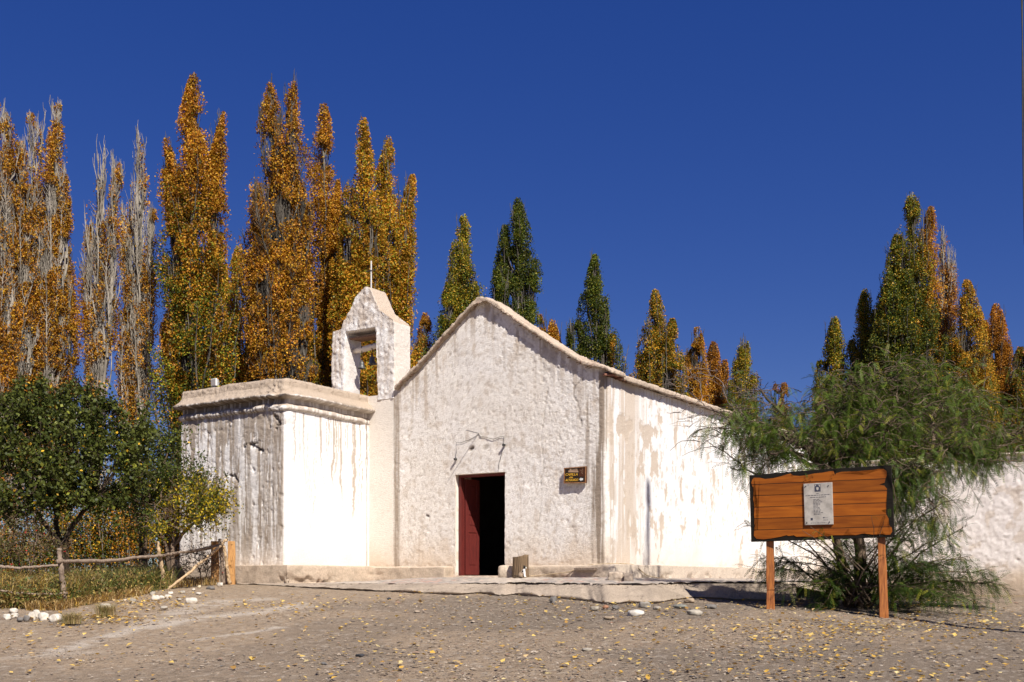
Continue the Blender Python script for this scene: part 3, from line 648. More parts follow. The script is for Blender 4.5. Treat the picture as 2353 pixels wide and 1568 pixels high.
# ================================================================ LEAVES AND TREES
rs = np.random.RandomState(11); NL = []
def leaf_quads(C, size, asp=.8, tilt=None, rnd=rs, axis=None):
    """one folded rhombic leaf per centre -> V (4N), F"""
    n = len(C); 
    a = rnd.normal(size=(n, 3)) if axis is None else axis+rnd.normal(size=(n, 3))*.25
    a /= np.linalg.norm(a, axis=1)[:, None]
    b = rnd.normal(size=(n, 3)); b -= (b*a).sum(1)[:, None]*a; b /= np.linalg.norm(b, axis=1)[:, None]
    s = (size*(.7+.6*rnd.rand(n)))[:, None]
    V = np.stack([C-a*s*.5, C+b*s*asp*.5+a*s*.06, C+a*s*.55, C-b*s*asp*.5+a*s*.06], 1)
    F = np.arange(4*n).reshape(n, 4)
    return V.reshape(-1, 3), F
PAL = dict(rust=(.37, .145, .016), orange=(.50, .225, .018), gold=(.56, .32, .026), olive=(.20, .18, .016), lime=(.28, .28, .022), green=(.085, .115, .012), deep=(.045, .07, .011))
for k in PAL: PAL[k] = np.array(PAL[k])
barkc = np.array([.34, .30, .245])
def poplar(label, x, Y, leaders, cols, dens=1., seed=0, base=None, group='poplars rising behind the chapel', barec=0., trunk=.16, lowcut=.02, lsz=.050, bvis=1., lobes=True):
    """leaders: (x_tip, y_tip, halfwidth_px, [x_foot], [foot height fraction]) in picture units, turned into metres at distance Y
       cols: (top palette names, bottom palette names)"""
    r = np.random.RandomState(seed+100)
    X0 = (x-CX)/FP*Y; z0 = float(gz(X0, Y)); px = Y/FP
    root = empty('poplar_tree', (X0, Y, z0), 0, label, 'tree', group)
    LC = []; LK = []; paths = []; TW0 = []; TW1 = []
    # side lobes: secondary plumes leaning out of the main crown
    extra = []
    for ld in leaders:
        if ld[2] >= 26 and lobes:
            nl_ = 3+int(ld[2] > 38)+int(H0(ld[1]) > 500)
            for k in range(nl_):
                sg = 1 if (k+seed) % 2 else -1; f = r.uniform(.12, .55); base_y = ld[1]+(HY-ld[1])*f
                extra.append((ld[0]+sg*ld[2]*r.uniform(.55, 1.1), base_y, ld[2]*r.uniform(.42, .6), min(.6, .25+.5*(1-f)*r.rand()), ld[4] if len(ld) > 4 else 1., ld[5] if len(ld) > 5 else cols))
    leaders = list(leaders)+extra
    for li, ld in enumerate(leaders):
        xt, yt, hw = ld[:3]; hw = hw*(.98 if seed < 6 else 1.85 if seed >= 24 else 1.66 if seed >= 12 else 1.16); f0 = ld[3] if len(ld) > 3 else 0.
        dens_l = ld[4] if len(ld) > 4 else 1.; pal = ld[5] if len(ld) > 5 else cols
        tip = P(xt, yt, Y+r.uniform(-.4, .4)); H = tip[2]-z0; hw = hw*px
        t = np.linspace(0, 1, 14); 
        foot = np.array([X0+(tip[0]-X0)*f0*.6, Y+r.uniform(-.3, .3)*(li > 0), z0+H*f0*.8])
        ax = foot+(tip-foot)*t[:, None]; ax[:, 0] += .12*np.sin(t*7+seed)*(1-t)*(t > 0); ax[:, 1] += .1*np.sin(t*5+seed*2)*(1-t)
        paths.append((ax, trunk*(.8-.35*(li > 0))*(1-t)**.9*max(.6, H/14)+.010))
        nb = int((H*(1-f0*.75))*3.7*max(.7, hw/.7)**.6)+4
        for i in range(nb):
            a = lowcut+(.93-lowcut)*((i+r.rand())/nb)**.92
            p0 = np.array([np.interp(a, t, ax[:, k]) for k in range(3)])
            L = (1.0+2.8*(1-a)**.8)*(.65+.6*r.rand())*min(1.05, H/9)
            zt = min(p0[2]+L, tip[2]-.02-.25*r.rand()); hm = ((p0[2]*.35+zt*.65)-z0)/H
            dtp = max(0, tip[2]-(p0[2]*.3+zt*.7)); tap = 1.3+3.9*hw; pr = min(1., dtp/tap)**.8*(1.05+.18*math.sin(9*hm+seed*1.7))*(.66+.34*float(ss(.0, .3, hm)))
            Rr = hw*1.25*max(.04, float(pr))*(.15+.95*r.rand()**.6)
            rp = min(.5, (.15+.15*hw)*(.7+.8*r.rand()))*min(1, .22+dtp/tap)
            Rr = max(.02, Rr-rp*.45)
            ph = r.rand()*2*math.pi; q = np.linspace(0, 1, 8)
            out = Rr*(1-(1-q)**1.7)
            b = p0+np.stack([out*math.cos(ph), out*math.sin(ph), (zt-p0[2])*q**1.2], -1)+np.cumsum(r.normal(size=(8, 3)), 0)*.028
            paths.append((b, np.linspace(.024+.03*(1-a), .006, 8)))
            bare = barec > 0 and r.rand() < barec*.62*dens_l**-.3*(.75 if li else 1)
            nt = int((16+L*23)*dens*dens_l*(.45+.75*rp/.35)*(.55+.9*r.rand()))
            clumpc = r.rand(); shade = .72+.5*r.rand()
            q0 = .10+.90*r.rand(nt)**.8; c = np.stack([np.interp(q0, q, b[:, m]) for m in range(3)], -1)
            wq = rp*(.25+.95*np.sin(math.pi*np.minimum(1, q0*.92+.04))**.7); an_ = r.rand(nt)*6.283; ro = wq*r.rand(nt)**.5
            te = c+np.stack([np.cos(an_)*ro, np.sin(an_)*ro, .10+.22*r.rand(nt)], -1)
            tw = r.rand(nt) < (.10+.7*bvis*(barec > 0)); TW0.append(c[tw]); TW1.append(te[tw]+np.array([0, 0, .12*(barec > 0)]))
            if bare: te = te[r.rand(nt) > .93]
            if not len(te): continue
            nl = r.randint(10, 26, len(te)); cen = np.repeat(te, nl, 0); pts = cen+r.normal(size=cen.shape)*np.array([.065, .065, .085])
            axx = np.interp(pts[:, 2], ax[:, 2], ax[:, 0]); axy = np.interp(pts[:, 2], ax[:, 2], ax[:, 1]); rr_ = np.hypot(pts[:, 0]-axx, pts[:, 1]-axy)
            pts = pts[(pts[:, 2] < tip[2]+.05) & (rr_ < .07+hw*1.35*np.clip((tip[2]+.1-pts[:, 2])/tap, 0, 1)**.85)]; nl = len(pts)
            gn = fbm(pts[:, 0]*2.7+seed, pts[:, 1]*2.7, pts[:, 2]*1.9, o=2, seed=900, g=.5) if nl else 0
            if nl: kp = gn > .385+.035*(barec > 0); pts = pts[kp]; gn = gn[kp]; nl = len(pts)
            if nl == 0: continue
            LC.append(pts); side = (b[-1][0]-p0[0])/max(hw, .1)
            s = (pts[:, 2]-z0)/H+.26*(clumpc-.5)+.08*r.normal(size=nl)+.12*side
            LK.append((np.clip(s, 0, 1), np.full(nl, li), shade*(.66+1.4*np.clip(gn-.38, 0, .35))))  # leaves beside the gaps tinted darker, clump shading painted in
        leaders[li] = (pal,)
    C = np.concatenate(LC); s = np.concatenate([k[0] for k in LK]); lid = np.concatenate([k[1] for k in LK]); cl = np.concatenate([k[2] for k in LK])
    V, F = leaf_quads(C, lsz, .85, rnd=r)
    n = len(C); NL.append(n); col = np.zeros((n, 3))
    for li, (pal,) in enumerate(leaders):
        topn, botn, split = pal; m = lid == li
        u = r.rand(n); u2 = r.rand(n)
        ct = np.array([PAL[c] for c in topn])[(u*len(topn)).astype(int)]; cb_ = np.array([PAL[c] for c in botn])[(u*len(botn)).astype(int)]
        pick = (s+.14*(u2-.5) > split)[:, None]; cc_ = np.where(pick, ct, cb_)
        col[m] = cc_[m]
    col *= ((.8+.4*r.rand(n))*cl)[:, None]
    mk('crown', V, F, M_leaf, root, np.repeat(col, 4, 0), False, off=root.location)
    caps.clear(); TV, TF = tubes(paths[:1], 9); TV2, TF2 = tubes(paths[1:], 4)
    a0 = np.concatenate(TW0); a1 = np.concatenate(TW1); am = (a0+a1)/2+r.normal(size=a0.shape)*.02; k3 = np.array([[1, 0, 0], [-.5, .87, 0], [-.5, -.87, 0]])
    W = np.stack([a0[:, None]+k3*.008, am[:, None]+k3*.0065, a1[:, None]+k3*.0035], 1).reshape(-1, 3); m0 = np.arange(len(a0))[:, None]*9
    f9 = np.array([[x_+y_, x_+(y_+1) % 3, x_+3+(y_+1) % 3, x_+3+y_] for x_ in (0, 3) for y_ in range(3)]); TF2 = np.concatenate([TF2, (f9[None]+m0[:, :, None]).reshape(-1, 4)+len(TV2)]); TV2 = np.concatenate([TV2, W])
    bc = lambda V: mixc(barkc*np.ones((len(V), 1)), barkc*.45, ss(.4, .65, fbm(V[:, 0]*9, V[:, 1]*9, V[:, 2]*2.2, o=3, seed=seed)))
    mk('trunk', TV, TF, M_bark, root, bc(TV), True, off=root.location)
    mk('branches', TV2, TF2, M_bark, root, bc(TV2)*(1.05 if barec > .2 else .4), True, off=root.location)
    return root
O = ('orange', 'rust', 'gold'); OG = ('gold', 'orange', 'orange', 'lime'); OR = ('rust', 'orange', 'rust'); GR = ('green', 'green', 'olive', 'deep'); GO = ('olive', 'green', 'lime', 'gold'); GD = ('deep', 'green', 'deep', 'olive')
T = poplar
H0 = lambda y: HY-y
T('thin twiggy orange poplar cut off by the left edge of the photo', 12, 31, [(18, 262, 52), (-25, 180, 40), (50, 330, 30, .3)], (O, OR, .4), .8, 1, barec=.35)
T('orange poplar with a pale bare lower trunk, second from the left edge', 92, 32, [(134, 240, 30, .25), (72, 262, 50), (150, 400, 24, .4)], (O, OG, .25), .75, 2, barec=.3)
T('short narrow orange poplar between the twin-topped poplar and the first bare one', 158, 34, [(156, 570, 22)], (O, OG, .3), .8, 3, trunk=.09)
T('mostly bare grey poplar with orange leaves only along its right side', 222, 31, [(240, 335, 34, 0, .22), (272, 372, 18, .35, 1), (205, 520, 22, .3, .9), (228, 420, 24, .2, .3)], (O, ('orange', 'green', 'rust'), .22), .9, 4, barec=1.0, trunk=.15, lobes=False)
T('leafless silver-topped poplar, the second bare tree from the left', 312, 32, [(318, 300, 24, 0, .35), (290, 470, 26, .25, .7), (355, 485, 22, .3, 1.1), (330, 380, 24, .2, .3), (300, 560, 28, .2, .4)], (O, OR, .2), .9, 5, barec=1.1, trunk=.14, lobes=False)
T('tallest poplar, orange at its tip and dark green below, left of the twin spire', 440, 30, [(447, 172, 62), (516, 262, 24, .45), (405, 380, 30, .3)], ((O, ('olive', 'green', 'lime', 'orange', 'deep'), .70)), 1.15, 6, trunk=.2)
T('short yellow orange poplar between the tallest poplar and the broad twin-topped one', 535, 36, [(548, 568, 42), (515, 620, 25, .3)], (OG, OR, .35), 1., 7, trunk=.1)
T('broad rusty poplar with two tips and visible grey stems above the annex roof', 632, 31, [(622, 196, 56), (672, 192, 40, .25), (690, 420, 40, .3), (590, 420, 30, .3)], (O, ('rust', 'orange', 'rust', 'olive'), .3), .95, 8, barec=.05, trunk=.2)
T('slim poplar with orange top and green foot, left of the bell gable', 738, 32, [(744, 242, 40), (770, 520, 22, .35)], (O, ('green', 'deep', 'olive', 'gold'), .45), 1.05, 9, trunk=.17)
T('golden orange poplar standing right behind the bell gable', 822, 31, [(834, 275, 40), (800, 480, 40, .3)], (OG, ('olive', 'green', 'orange'), .35), 1.1, 10, trunk=.18)
T('bushy gold poplar with ragged lobes leaning out to the right of the bell gable', 880, 32, [(892, 318, 40), (948, 405, 22, .5), (952, 528, 26, .45), (938, 640, 34, .35)], (OG, ('gold', 'orange', 'olive'), .3), 1.15, 11, trunk=.17)
T('small orange poplar peeping out just left of the gable slope', 975, 42, [(978, 722, 32)], (O, OR, .3), 1.1, 12, trunk=.09)
T('green poplar whose foot is hidden by the left slope of the gable', 1058, 40, [(1066, 496, 40), (1040, 620, 34, .3), (1092, 650, 26, .3)], (GO, GR, .72), 1.25, 13)
T('dark green poplar behind the gable peak, taller of the two there', 1188, 40, [(1190, 458, 48), (1224, 620, 30, .3), (1160, 520, 30, .3)], (GR, GD, .7), 1.35, 14)
T('low orange poplar top peeping over the right slope of the gable', 1270, 43, [(1270, 737, 24), (1240, 725, 12, .3)], (O, OR, .3), 1.2, 15, trunk=.08)
T('tiny dark green poplar tip beside a low orange one', 1311, 45, [(1311, 733, 14)], (GR, GD, .5), 1.2, 16, trunk=.07)
T('slender dark green poplar above the front corner of the nave', 1366, 41, [(1368, 588, 38), (1408, 770, 16, .4, 1, (O, O, .1))], (GR, GD, .75), 1.4, 17)
T('little orange poplar tip just over the nave eave', 1438, 44, [(1437, 820, 16)], (O, OG, .3), 1.2, 18, trunk=.07)
T('two-tone green and rust poplar, leftmost of the group over the long eave', 1512, 41, [(1506, 669, 38), (1545, 735, 32, .3), (1480, 760, 24, .3)], (('gold', 'olive', 'orange', 'green'), ('olive', 'green', 'rust'), .45), 1.3, 19)
T('dense orange poplar in the middle of the group over the long eave', 1600, 43, [(1602, 754, 34), (1580, 800, 28, .3)], (O, OR, .4), 1.3, 20)
T('rounded rusty poplar behind the bare twigs of the feathery tree', 1645, 44, [(1640, 788, 34), (1665, 830, 22, .3)], (OR, OR, .4), 1.2, 21, trunk=.1)
T('small olive green poplar alone against the sky above the bare twigs', 1708, 42, [(1708, 771, 30)], (('olive', 'lime', 'gold'), ('olive', 'rust', 'green'), .5), 1.25, 22, trunk=.1)
T('pair of low rust poplar tips left of the feathery tree crown', 1790, 46, [(1783, 885, 16), (1802, 882, 18, .2)], (OR, OR, .4), 1.1, 23, trunk=.08)
T('short olive and rust poplar at the left of the right-hand clump', 1920, 42, [(1918, 731, 36), (1900, 830, 24, .3)], (GO, ('rust', 'olive', 'orange'), .5), 1.25, 24)
T('medium poplar with green left half and orange right half', 1990, 42, [(1988, 668, 32), (2012, 715, 26, .3, 1, (O, O, .2))], (GO, GR, .6), 1.2, 25)
T('tallest poplar of the right-hand clump, dark green with a yellow tip', 2080, 40, [(2096, 443, 42), (2062, 540, 44, .3), (2040, 640, 38, .25), (2140, 478, 26, .4, .8, (O, GR, .55))], (('gold', 'olive', 'lime', 'green'), GD, .82), 1.35, 26, trunk=.2)
T('thin see-through orange poplar beside the tallest one on the right', 2165, 42, [(2168, 520, 22, 0, .7), (2180, 590, 16, .3, .7)], (OR, ('rust', 'green', 'orange'), .4), .85, 27, barec=.4, trunk=.1)
T('full olive and orange poplar right of the tallest one', 2228, 41, [(2222, 645, 42), (2200, 760, 34, .3)], (('gold', 'olive', 'orange'), ('green', 'olive', 'deep'), .6), 1.3, 28)
T('ragged rust poplar near the right edge', 2288, 42, [(2290, 700, 30), (2262, 740, 26, .3)], (OR, ('olive', 'rust', 'green'), .5), 1.15, 29)
T('olive poplar filling the gap between the tallest right-hand one and its left neighbour', 2035, 43, [(2030, 690, 30), (2050, 760, 26, .3)], (GO, GR, .5), 1.2, 31)
T('broad low rust and olive poplar just behind the crest of the feathery tree', 2140, 43, [(2150, 690, 34), (2120, 740, 30, .3), (2190, 770, 28, .3)], (('olive', 'rust', 'gold'), ('green', 'rust', 'olive'), .5), 1.2, 32)
T('dark foot-heavy poplar between the two rust tips near the right edge', 2320, 43, [(2312, 790, 30), (2270, 820, 28, .3)], (('rust', 'olive', 'gold'), ('deep', 'rust', 'olive'), .5), 1.2, 33)
T('low dark poplar touching the right edge of the photo', 2345, 41, [(2345, 800, 34), (2335, 870, 24, .3), (2375, 780, 30, .2)], (('olive', 'rust', 'deep'), GR, .6), 1.1, 30)
# thickets behind the garden
def thicket(name, label, x0, x1, Y, ytop, n, pal, seed, lsz=.05, cat='shrub', group='autumn thickets behind the garden', ybot=1330):
    r = np.random.RandomState(seed); c0 = P((x0+x1)/2, HY, Y); z0 = float(gz(c0[0], Y)); root = empty(name, (c0[0], Y, z0), 0, label, cat, group)
    LC = []; paths = []
    for i in range(n):
        x = r.uniform(x0, x1); yt = ytop+(ybot-ytop)*r.rand()**1.6*.7; b = np.array([(x-CX)/FP*Y, Y+r.uniform(-.7, .7), z0]); t = P(x+r.normal()*14, yt, Y); t[1] = b[1]+r.normal()*.2
        q = np.linspace(0, 1, 7)[:, None]; p = b+(t-b)*q+np.cumsum(r.normal(size=(7, 3)), 0)*.03; paths.append((p, np.linspace(.015, .004, 7)))
        for k in range(int(9*(t[2]-z0)/1.2)+3):
            c = p[r.randint(2, 7)]+r.normal(size=3)*.05; LC.append(c+r.normal(size=(15, 3))*.12)
    C = np.concatenate(LC); V, F = leaf_quads(C, lsz, .8, rnd=r); cl = np.array([PAL[c] for c in pal])[r.randint(0, len(pal), len(C))]*(.6+.7*r.rand(len(C)))[:, None]
    mk('foliage', V, F, M_leaf, root, np.repeat(cl, 4, 0), False, off=root.location)
    caps.clear(); TV, TF = tubes(paths, 4); mk('stems', TV, TF, M_bark, root, np.repeat((barkc*.5)[None], len(TV), 0), off=root.location)
thicket('thicket', 'low rusty brown thicket behind the fence at the left edge', -40, 115, 25, 1215, 70, ('rust', 'olive', 'deep', 'deep'), 301)
thicket('thicket', 'golden undergrowth seen between the orchard trunks', 110, 300, 27, 1130, 80, ('rust', 'olive', 'deep', 'gold', 'deep'), 302)
thicket('thicket', 'orange undergrowth behind the yellow-leaved bush', 290, 440, 26, 1100, 70, ('rust', 'deep', 'olive', 'orange'), 303)
# ================================================================ FEATHERY TREE (pinnate leaves), ORCHARD TREES
rp_ = np.random.RandomState(21)
def pinnate(C, D, L, r, pairs=9, ll=.040, lw=.0100):
    """compound leaves: base points C, directions D (unit, drooping), lengths L -> V,F quads (leaflets + midrib)"""
    n = len(C); up = np.tile(np.array([0, 0, 1.]), (n, 1))+r.normal(size=(n, 3))*.35
    A = np.cross(D, up); A /= np.linalg.norm(A, axis=1)[:, None]+1e-9
    Vs = []
    droop = np.array([0, 0, -1.])
    for k in range(pairs):
        f = (k+.7)/pairs
        c = C+D*(L*f)[:, None]+droop*(L*.22*f*f)[:, None]
        sz = ll*(1-.45*abs(f-.45)*1.6)*(.85+.3*r.rand(n))
        for sgn in (-1, 1):
            d = D*.62+A*sgn*.9+droop*.22+r.normal(size=(n, 3))*.07; d /= np.linalg.norm(d, axis=1)[:, None]
            w = np.cross(d, np.cross(D, A)); w /= np.linalg.norm(w, axis=1)[:, None]+1e-9
            t = c+d*sz[:, None]; mdl = c+d*(sz*.45)[:, None]
            Vs.append(np.stack([c, mdl+w*lw*.5, t, mdl-w*lw*.5], 1))
    e = C+D*L[:, None]+droop*(L*.22)[:, None]; mid = (C+e)/2+np.array([0, 0, .02])
    Vs.append(np.stack([C-A*.0013, mid-A*.0012, e, mid+A*.0013], 1))
    V = np.concatenate(Vs).reshape(-1, 3); return V, np.arange(len(V)).reshape(-1, 4), len(Vs)
def arch(p0, d, L, droop, r, n=8):
    q = np.linspace(0, 1, n)[:, None]; p = p0+d*L*q+np.array([0, 0, -1.])*droop*L*q**2+np.cumsum(r.normal(size=(n, 3)), 0)*.012; return p
TB = np.array([(1985-CX)/FP*17.4, 17.4, 0]); TB[2] = float(gz(TB[0], TB[1]))
ptree = empty('feathery_tree', TB, 0, 'spreading dark green tree with drooping feathery leaves behind the big wooden board', 'tree')
lim = []; LB = []; LD = []; LLn = []
def addleaves(p, f0, step, r, k=1., bias=None):
    seglen = np.linalg.norm(np.diff(p, axis=0), axis=1); tot = seglen.sum(); cum = np.concatenate([[0], np.cumsum(seglen)])/tot
    f = np.arange(f0, 1.0, step/tot); n = len(f); c = np.stack([np.interp(f, cum, p[:, m]) for m in range(3)], -1); T_ = p[-1]-p[-3]; T_ = T_/np.linalg.norm(T_)
    s = r.normal(size=(n, 3)); s[:, 2] *= .5; s -= (s@T_)[:, None]*T_; s /= np.linalg.norm(s, axis=1)[:, None]
    d = T_*.55+s*.85+np.array([0, 0, -.30*k]); d /= np.linalg.norm(d, axis=1)[:, None]; LB.append(c); LD.append(d); LLn.append(.15+.10*r.rand(n))
clumps = [(2050, 862, 18.4, 130, 50, 60), (2150, 892, 18.6, 120, 55, 60), (1965, 905, 18.2, 120, 55, 60), (1905, 945, 17.9, 100, 60, 44), (2240, 945, 18.6, 110, 65, 52), (2320, 985, 18.3, 100, 60, 50), (2050, 960, 17.5, 150, 70, 80), (1950, 1020, 17.3, 140, 65, 72), (2160, 1000, 17.6, 140, 75, 75), (2230, 1045, 17.5, 90, 40, 34), (2090, 1065, 17.1, 110, 55, 52),
          (1760, 955, 17.9, 90, 48, 46), (1705, 985, 17.7, 75, 42, 34), (1820, 1010, 17.5, 100, 48, 46), (1770, 1045, 17.2, 70, 34, 30), (1880, 1075, 17.2, 90, 34, 34), (1745, 905, 18.1, 50, 24, 16), (2110, 1125, 16.9, 60, 60, 34), (2070, 930, 19.3, 220, 90, 70), (2200, 960, 19.8, 150, 80, 40), (1930, 960, 18.9, 120, 70, 36)]
kn = P(1975, 1215, 17.5); kn2 = P(1925, 1230, 17.6)
def limb(a, b, r0, r1, r, wob=.06, n=9, sag=.0):
    q = np.linspace(0, 1, n)[:, None]; p = a+(b-a)*q+np.concatenate([[np.zeros(3)], np.cumsum(r.normal(size=(n-1, 3)), 0)])*wob*.5; p[:, 2] += sag*np.sin(q[:, 0]*math.pi); return (p, np.linspace(r0, r1, n))
lim.append(limb(TB+np.array([0, 0, -.1]), kn, .11, .085, rp_, .03)); lim.append(limb(TB+np.array([-.15, .1, -.1]), kn2, .09, .07, rp_, .03))
hub = [P(2030, 1060, 17.8), P(1900, 1080, 17.7), P(2130, 1060, 17.9), P(1990, 1000, 18.3)]
for k, h in enumerate(hub): lim.append(limb([kn, kn2, kn, kn][k], h, .075, .05, rp_, .05))
for (x, y, Y, rx, ry, n) in clumps:
    c = P(x, y, Y); px = Y/FP; hb = hub[int(np.argmin([np.linalg.norm(h-c) for h in hub]))]
    L1 = limb(hb, c+np.array([0, 0, -ry*px*.4]), .04, .018, rp_, .06, sag=.1); lim.append(L1)
    for i in range(int(n*2.3)):
        f = rp_.uniform(.45, 1); st = np.array([np.interp(f, np.linspace(0, 1, 9), L1[0][:, m]) for m in range(3)]) if rp_.rand() < .35 else c+rp_.normal(size=3)*np.array([rx, 170, ry])*px*.42+np.array([0, .25, 0])
        az = rp_.rand()*6.283; d = np.array([math.cos(az), math.sin(az)*.8, rp_.uniform(-.15, .75)]); d /= np.linalg.norm(d)
        off = (c-hb); off[1] *= .3; d = d*.75+off/(np.linalg.norm(off)+1e-6)*.35; d[2] = max(d[2], -.2)
        p = arch(st, d, rp_.uniform(.3, .65), rp_.uniform(.25, .75), rp_); lim.append((p, np.linspace(.008, .003, 8))); addleaves(p, .12, .050, rp_)
# hanging curtains at the right and over the board's right shoulder
for (x, y, Y, n, dx) in ((2270, 1010, 17.6, 12, 40), (2180, 1050, 17.3, 16, 60), (2090, 1120, 16.8, 16, 45), (2130, 1180, 16.8, 10, 30), (1690, 1010, 17.6, 8, 25), (1760, 1060, 17.3, 8, 40), (2060, 1120, 16.6, 6, 15)):
    for i in range(n):
        st = P(x+rp_.normal()*dx, y+rp_.normal()*16, Y+rp_.normal()*.2); p = arch(st, np.array([rp_.normal()*.4, rp_.normal()*.3, -.15]), rp_.uniform(.25, .5), rp_.uniform(.9, 1.3), rp_); lim.append((p, np.linspace(.006, .003, 8))); addleaves(p, .05, .045, rp_, 1.6)
# suckers from the foot
sh = [(1705, 1215), (1722, 1268), (1745, 1300), (1790, 1225), (1835, 1330), (1860, 1190), (1905, 1240), (1950, 1215), (2050, 1265), (2095, 1185), (2150, 1165), (2185, 1235), (2225, 1280), (2248, 1325), (2190, 1352), (2130, 1388), (2065, 1382), (1890, 1372), (1815, 1290), (1985, 1300), (2020, 1335), (2110, 1320), (1930, 1330), (1870, 1280), (2150, 1290), (2060, 1215), (1950, 1370), (2180, 1390), (2240, 1360), (1775, 1190)]
for k, (x, y) in enumerate(sh+sh[8:]):
    Yt = rp_.uniform(16.9, 18.0) if x < 2050 else rp_.uniform(16.3, 17.8)
    if x < 1860: Yt = rp_.uniform(17.35, 17.75)
    b = P(x+rp_.normal()*16, y+rp_.normal()*14, Yt); a = TB+rp_.normal(size=3)*np.array([.2, .15, .0]); a[2] = TB[2]+.05
    L1 = limb(a, b, .018, .005, rp_, .04, sag=.18); lim.append(L1); p = L1[0]; addleaves(p, .5, .045, rp_, .5)
    for i in range(11):
        j = rp_.randint(3, 9); st = p[j]; T_ = p[min(j+1, 8)]-p[j-1]; T_ /= np.linalg.norm(T_); d = T_*.8+rp_.normal(size=3)*.5; d[2] = abs(d[2])*.6; d /= np.linalg.norm(d)
        q = arch(st, d, rp_.uniform(.18, .42), rp_.uniform(.2, .6), rp_); lim.append((q, np.linspace(.005, .002, 8))); addleaves(q, .1, .045, rp_, .6)
# few sprays in front of the board's lower corners
for (x, y, x2, y2) in ((2010, 1300, 2000, 1180), (2010, 1290, 2035, 1195), (1985, 1310, 1870, 1215), (1975, 1310, 1835, 1225), (2010, 1300, 2048, 1170)):
    a = P(x, y, 16.4); b = P(x2, y2, 16.05 if x2 > 1950 else 16.35); L1 = limb(a, b, .008, .003, rp_, .02, sag=.03); lim.append(L1); addleaves(L1[0], .5, .08, rp_, .4)
C = np.concatenate(LB); Dd = np.concatenate(LD); Ll = np.concatenate(LLn)
def clearz(p):   # nothing of the crown stands between the board and the sun
    return ~((p[..., 2] > CZ+.0) & (p[..., 1] < 17.2-.58*np.maximum(0, p[..., 0]-3.6)+.12) & (p[..., 0] > 3.2) & (p[..., 0] < 7.5) & (p[..., 1] > 0) & (p[..., 2] > TB[2]+1.35))
lim = [l for l in lim if clearz(l[0]).all() or l[1][0] > .0081]
gzl = gz(C[:, 0], C[:, 1]); ok = (C[:, 2] > gzl+.05) & clearz(C) & ((fbm(C[:, 0]*2.6, C[:, 1]*2.6, C[:, 2]*2.6, o=2, seed=910) > .42) | (C[:, 2] < CZ+.3)); C, Dd, Ll = C[ok], Dd[ok], Ll[ok]
V, F, per = pinnate(C, Dd, Ll, rp_)
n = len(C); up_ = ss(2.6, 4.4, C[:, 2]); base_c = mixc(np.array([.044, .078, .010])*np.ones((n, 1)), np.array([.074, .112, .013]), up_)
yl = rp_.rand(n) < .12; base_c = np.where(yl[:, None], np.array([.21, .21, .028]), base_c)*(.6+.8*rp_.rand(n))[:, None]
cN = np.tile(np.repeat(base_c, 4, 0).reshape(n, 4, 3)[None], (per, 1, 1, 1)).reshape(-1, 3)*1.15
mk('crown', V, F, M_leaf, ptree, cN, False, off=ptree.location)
caps.clear(); TV, TF = tubes([l for l in lim], 5); tc_ = mixc(np.array([.16, .115, .08])*np.ones((len(TV), 1)), np.array([.07, .05, .035]), ss(.4, .6, fbm(TV[:, 0]*12, TV[:, 1]*12, TV[:, 2]*4, seed=5)))
mk('branches', TV, TF, M_bark, ptree, tc_, off=ptree.location)
def q1(*pts): return [(1350+a*.1465, 804.2+b*.1465) for a, b in pts]
def q2(*pts): return [(1637.2+a*.1465, 890.4+b*.1465) for a, b in pts]
dead = [(q1((2600, 1500), (2350, 1250), (2156, 1080), (1980, 960), (1870, 900), (1700, 915), (1580, 910), (1440, 1000), (1240, 998)), 3.2), (q1((1980, 960), (1850, 890), (1740, 790), (1620, 700), (1500, 620), (1380, 570), (1270, 510), (1200, 370)), 2.4), (q1((1800, 830), (1790, 640), (1760, 500), (1660, 400), (1520, 250)), 1.8),
        (q1((1500, 700), (1440, 740), (1340, 750), (1250, 745), (1110, 800)), 1.5), (q1((2400, 1100), (2200, 800), (2150, 600), (2140, 500), (2040, 400), (1900, 370), (1730, 340)), 2.4), (q1((2040, 400), (2000, 330), (1880, 290), (1840, 210)), 1.2), (q1((1620, 700), (1500, 560), (1480, 460)), 1.2), (q1((1870, 900), (1700, 1040), (1560, 1060), (1420, 1105)), 1.4), (q1((1630, 1050), (1640, 1180), (1580, 1220)), 1.),
        (q1((1760, 500), (1700, 400), (1530, 440)), 1.1), (q2((1100, 1500), (900, 1420), (680, 1345), (500, 1290), (290, 1280), (280, 1240)), 6), (q2((500, 1270), (430, 1180), (340, 1110), (200, 1010), (0, 910), (-120, 830)), 4), (q2((180, 990), (140, 900)), 2.2), (q2((290, 1270), (230, 1180), (220, 1080)), 1.1), (q2((900, 1180), (800, 760), (640, 610), (500, 440), (480, 380), (380, 250), (220, 90), (180, -30)), 3.4), (q2((800, 760), (780, 560), (740, 480), (800, 400), (930, 240)), 2.2), (q2((640, 610), (420, 500), (280, 600)), 1.4), (q2((800, 680), (900, 610), (1000, 620)), 1.3), (q2((1800, 900), (1680, 740), (1560, 620), (1450, 480), (1340, 250)), 3), (q2((1560, 620), (1700, 500), (1850, 420)), 1.2), (q2((480, 420), (380, 400), (300, 240)), 1.1), (q2((860, 300), (700, 100)), 1.1), (q2((360, 230), (440, 110), (400, 0)), 1.6)]
dp = []
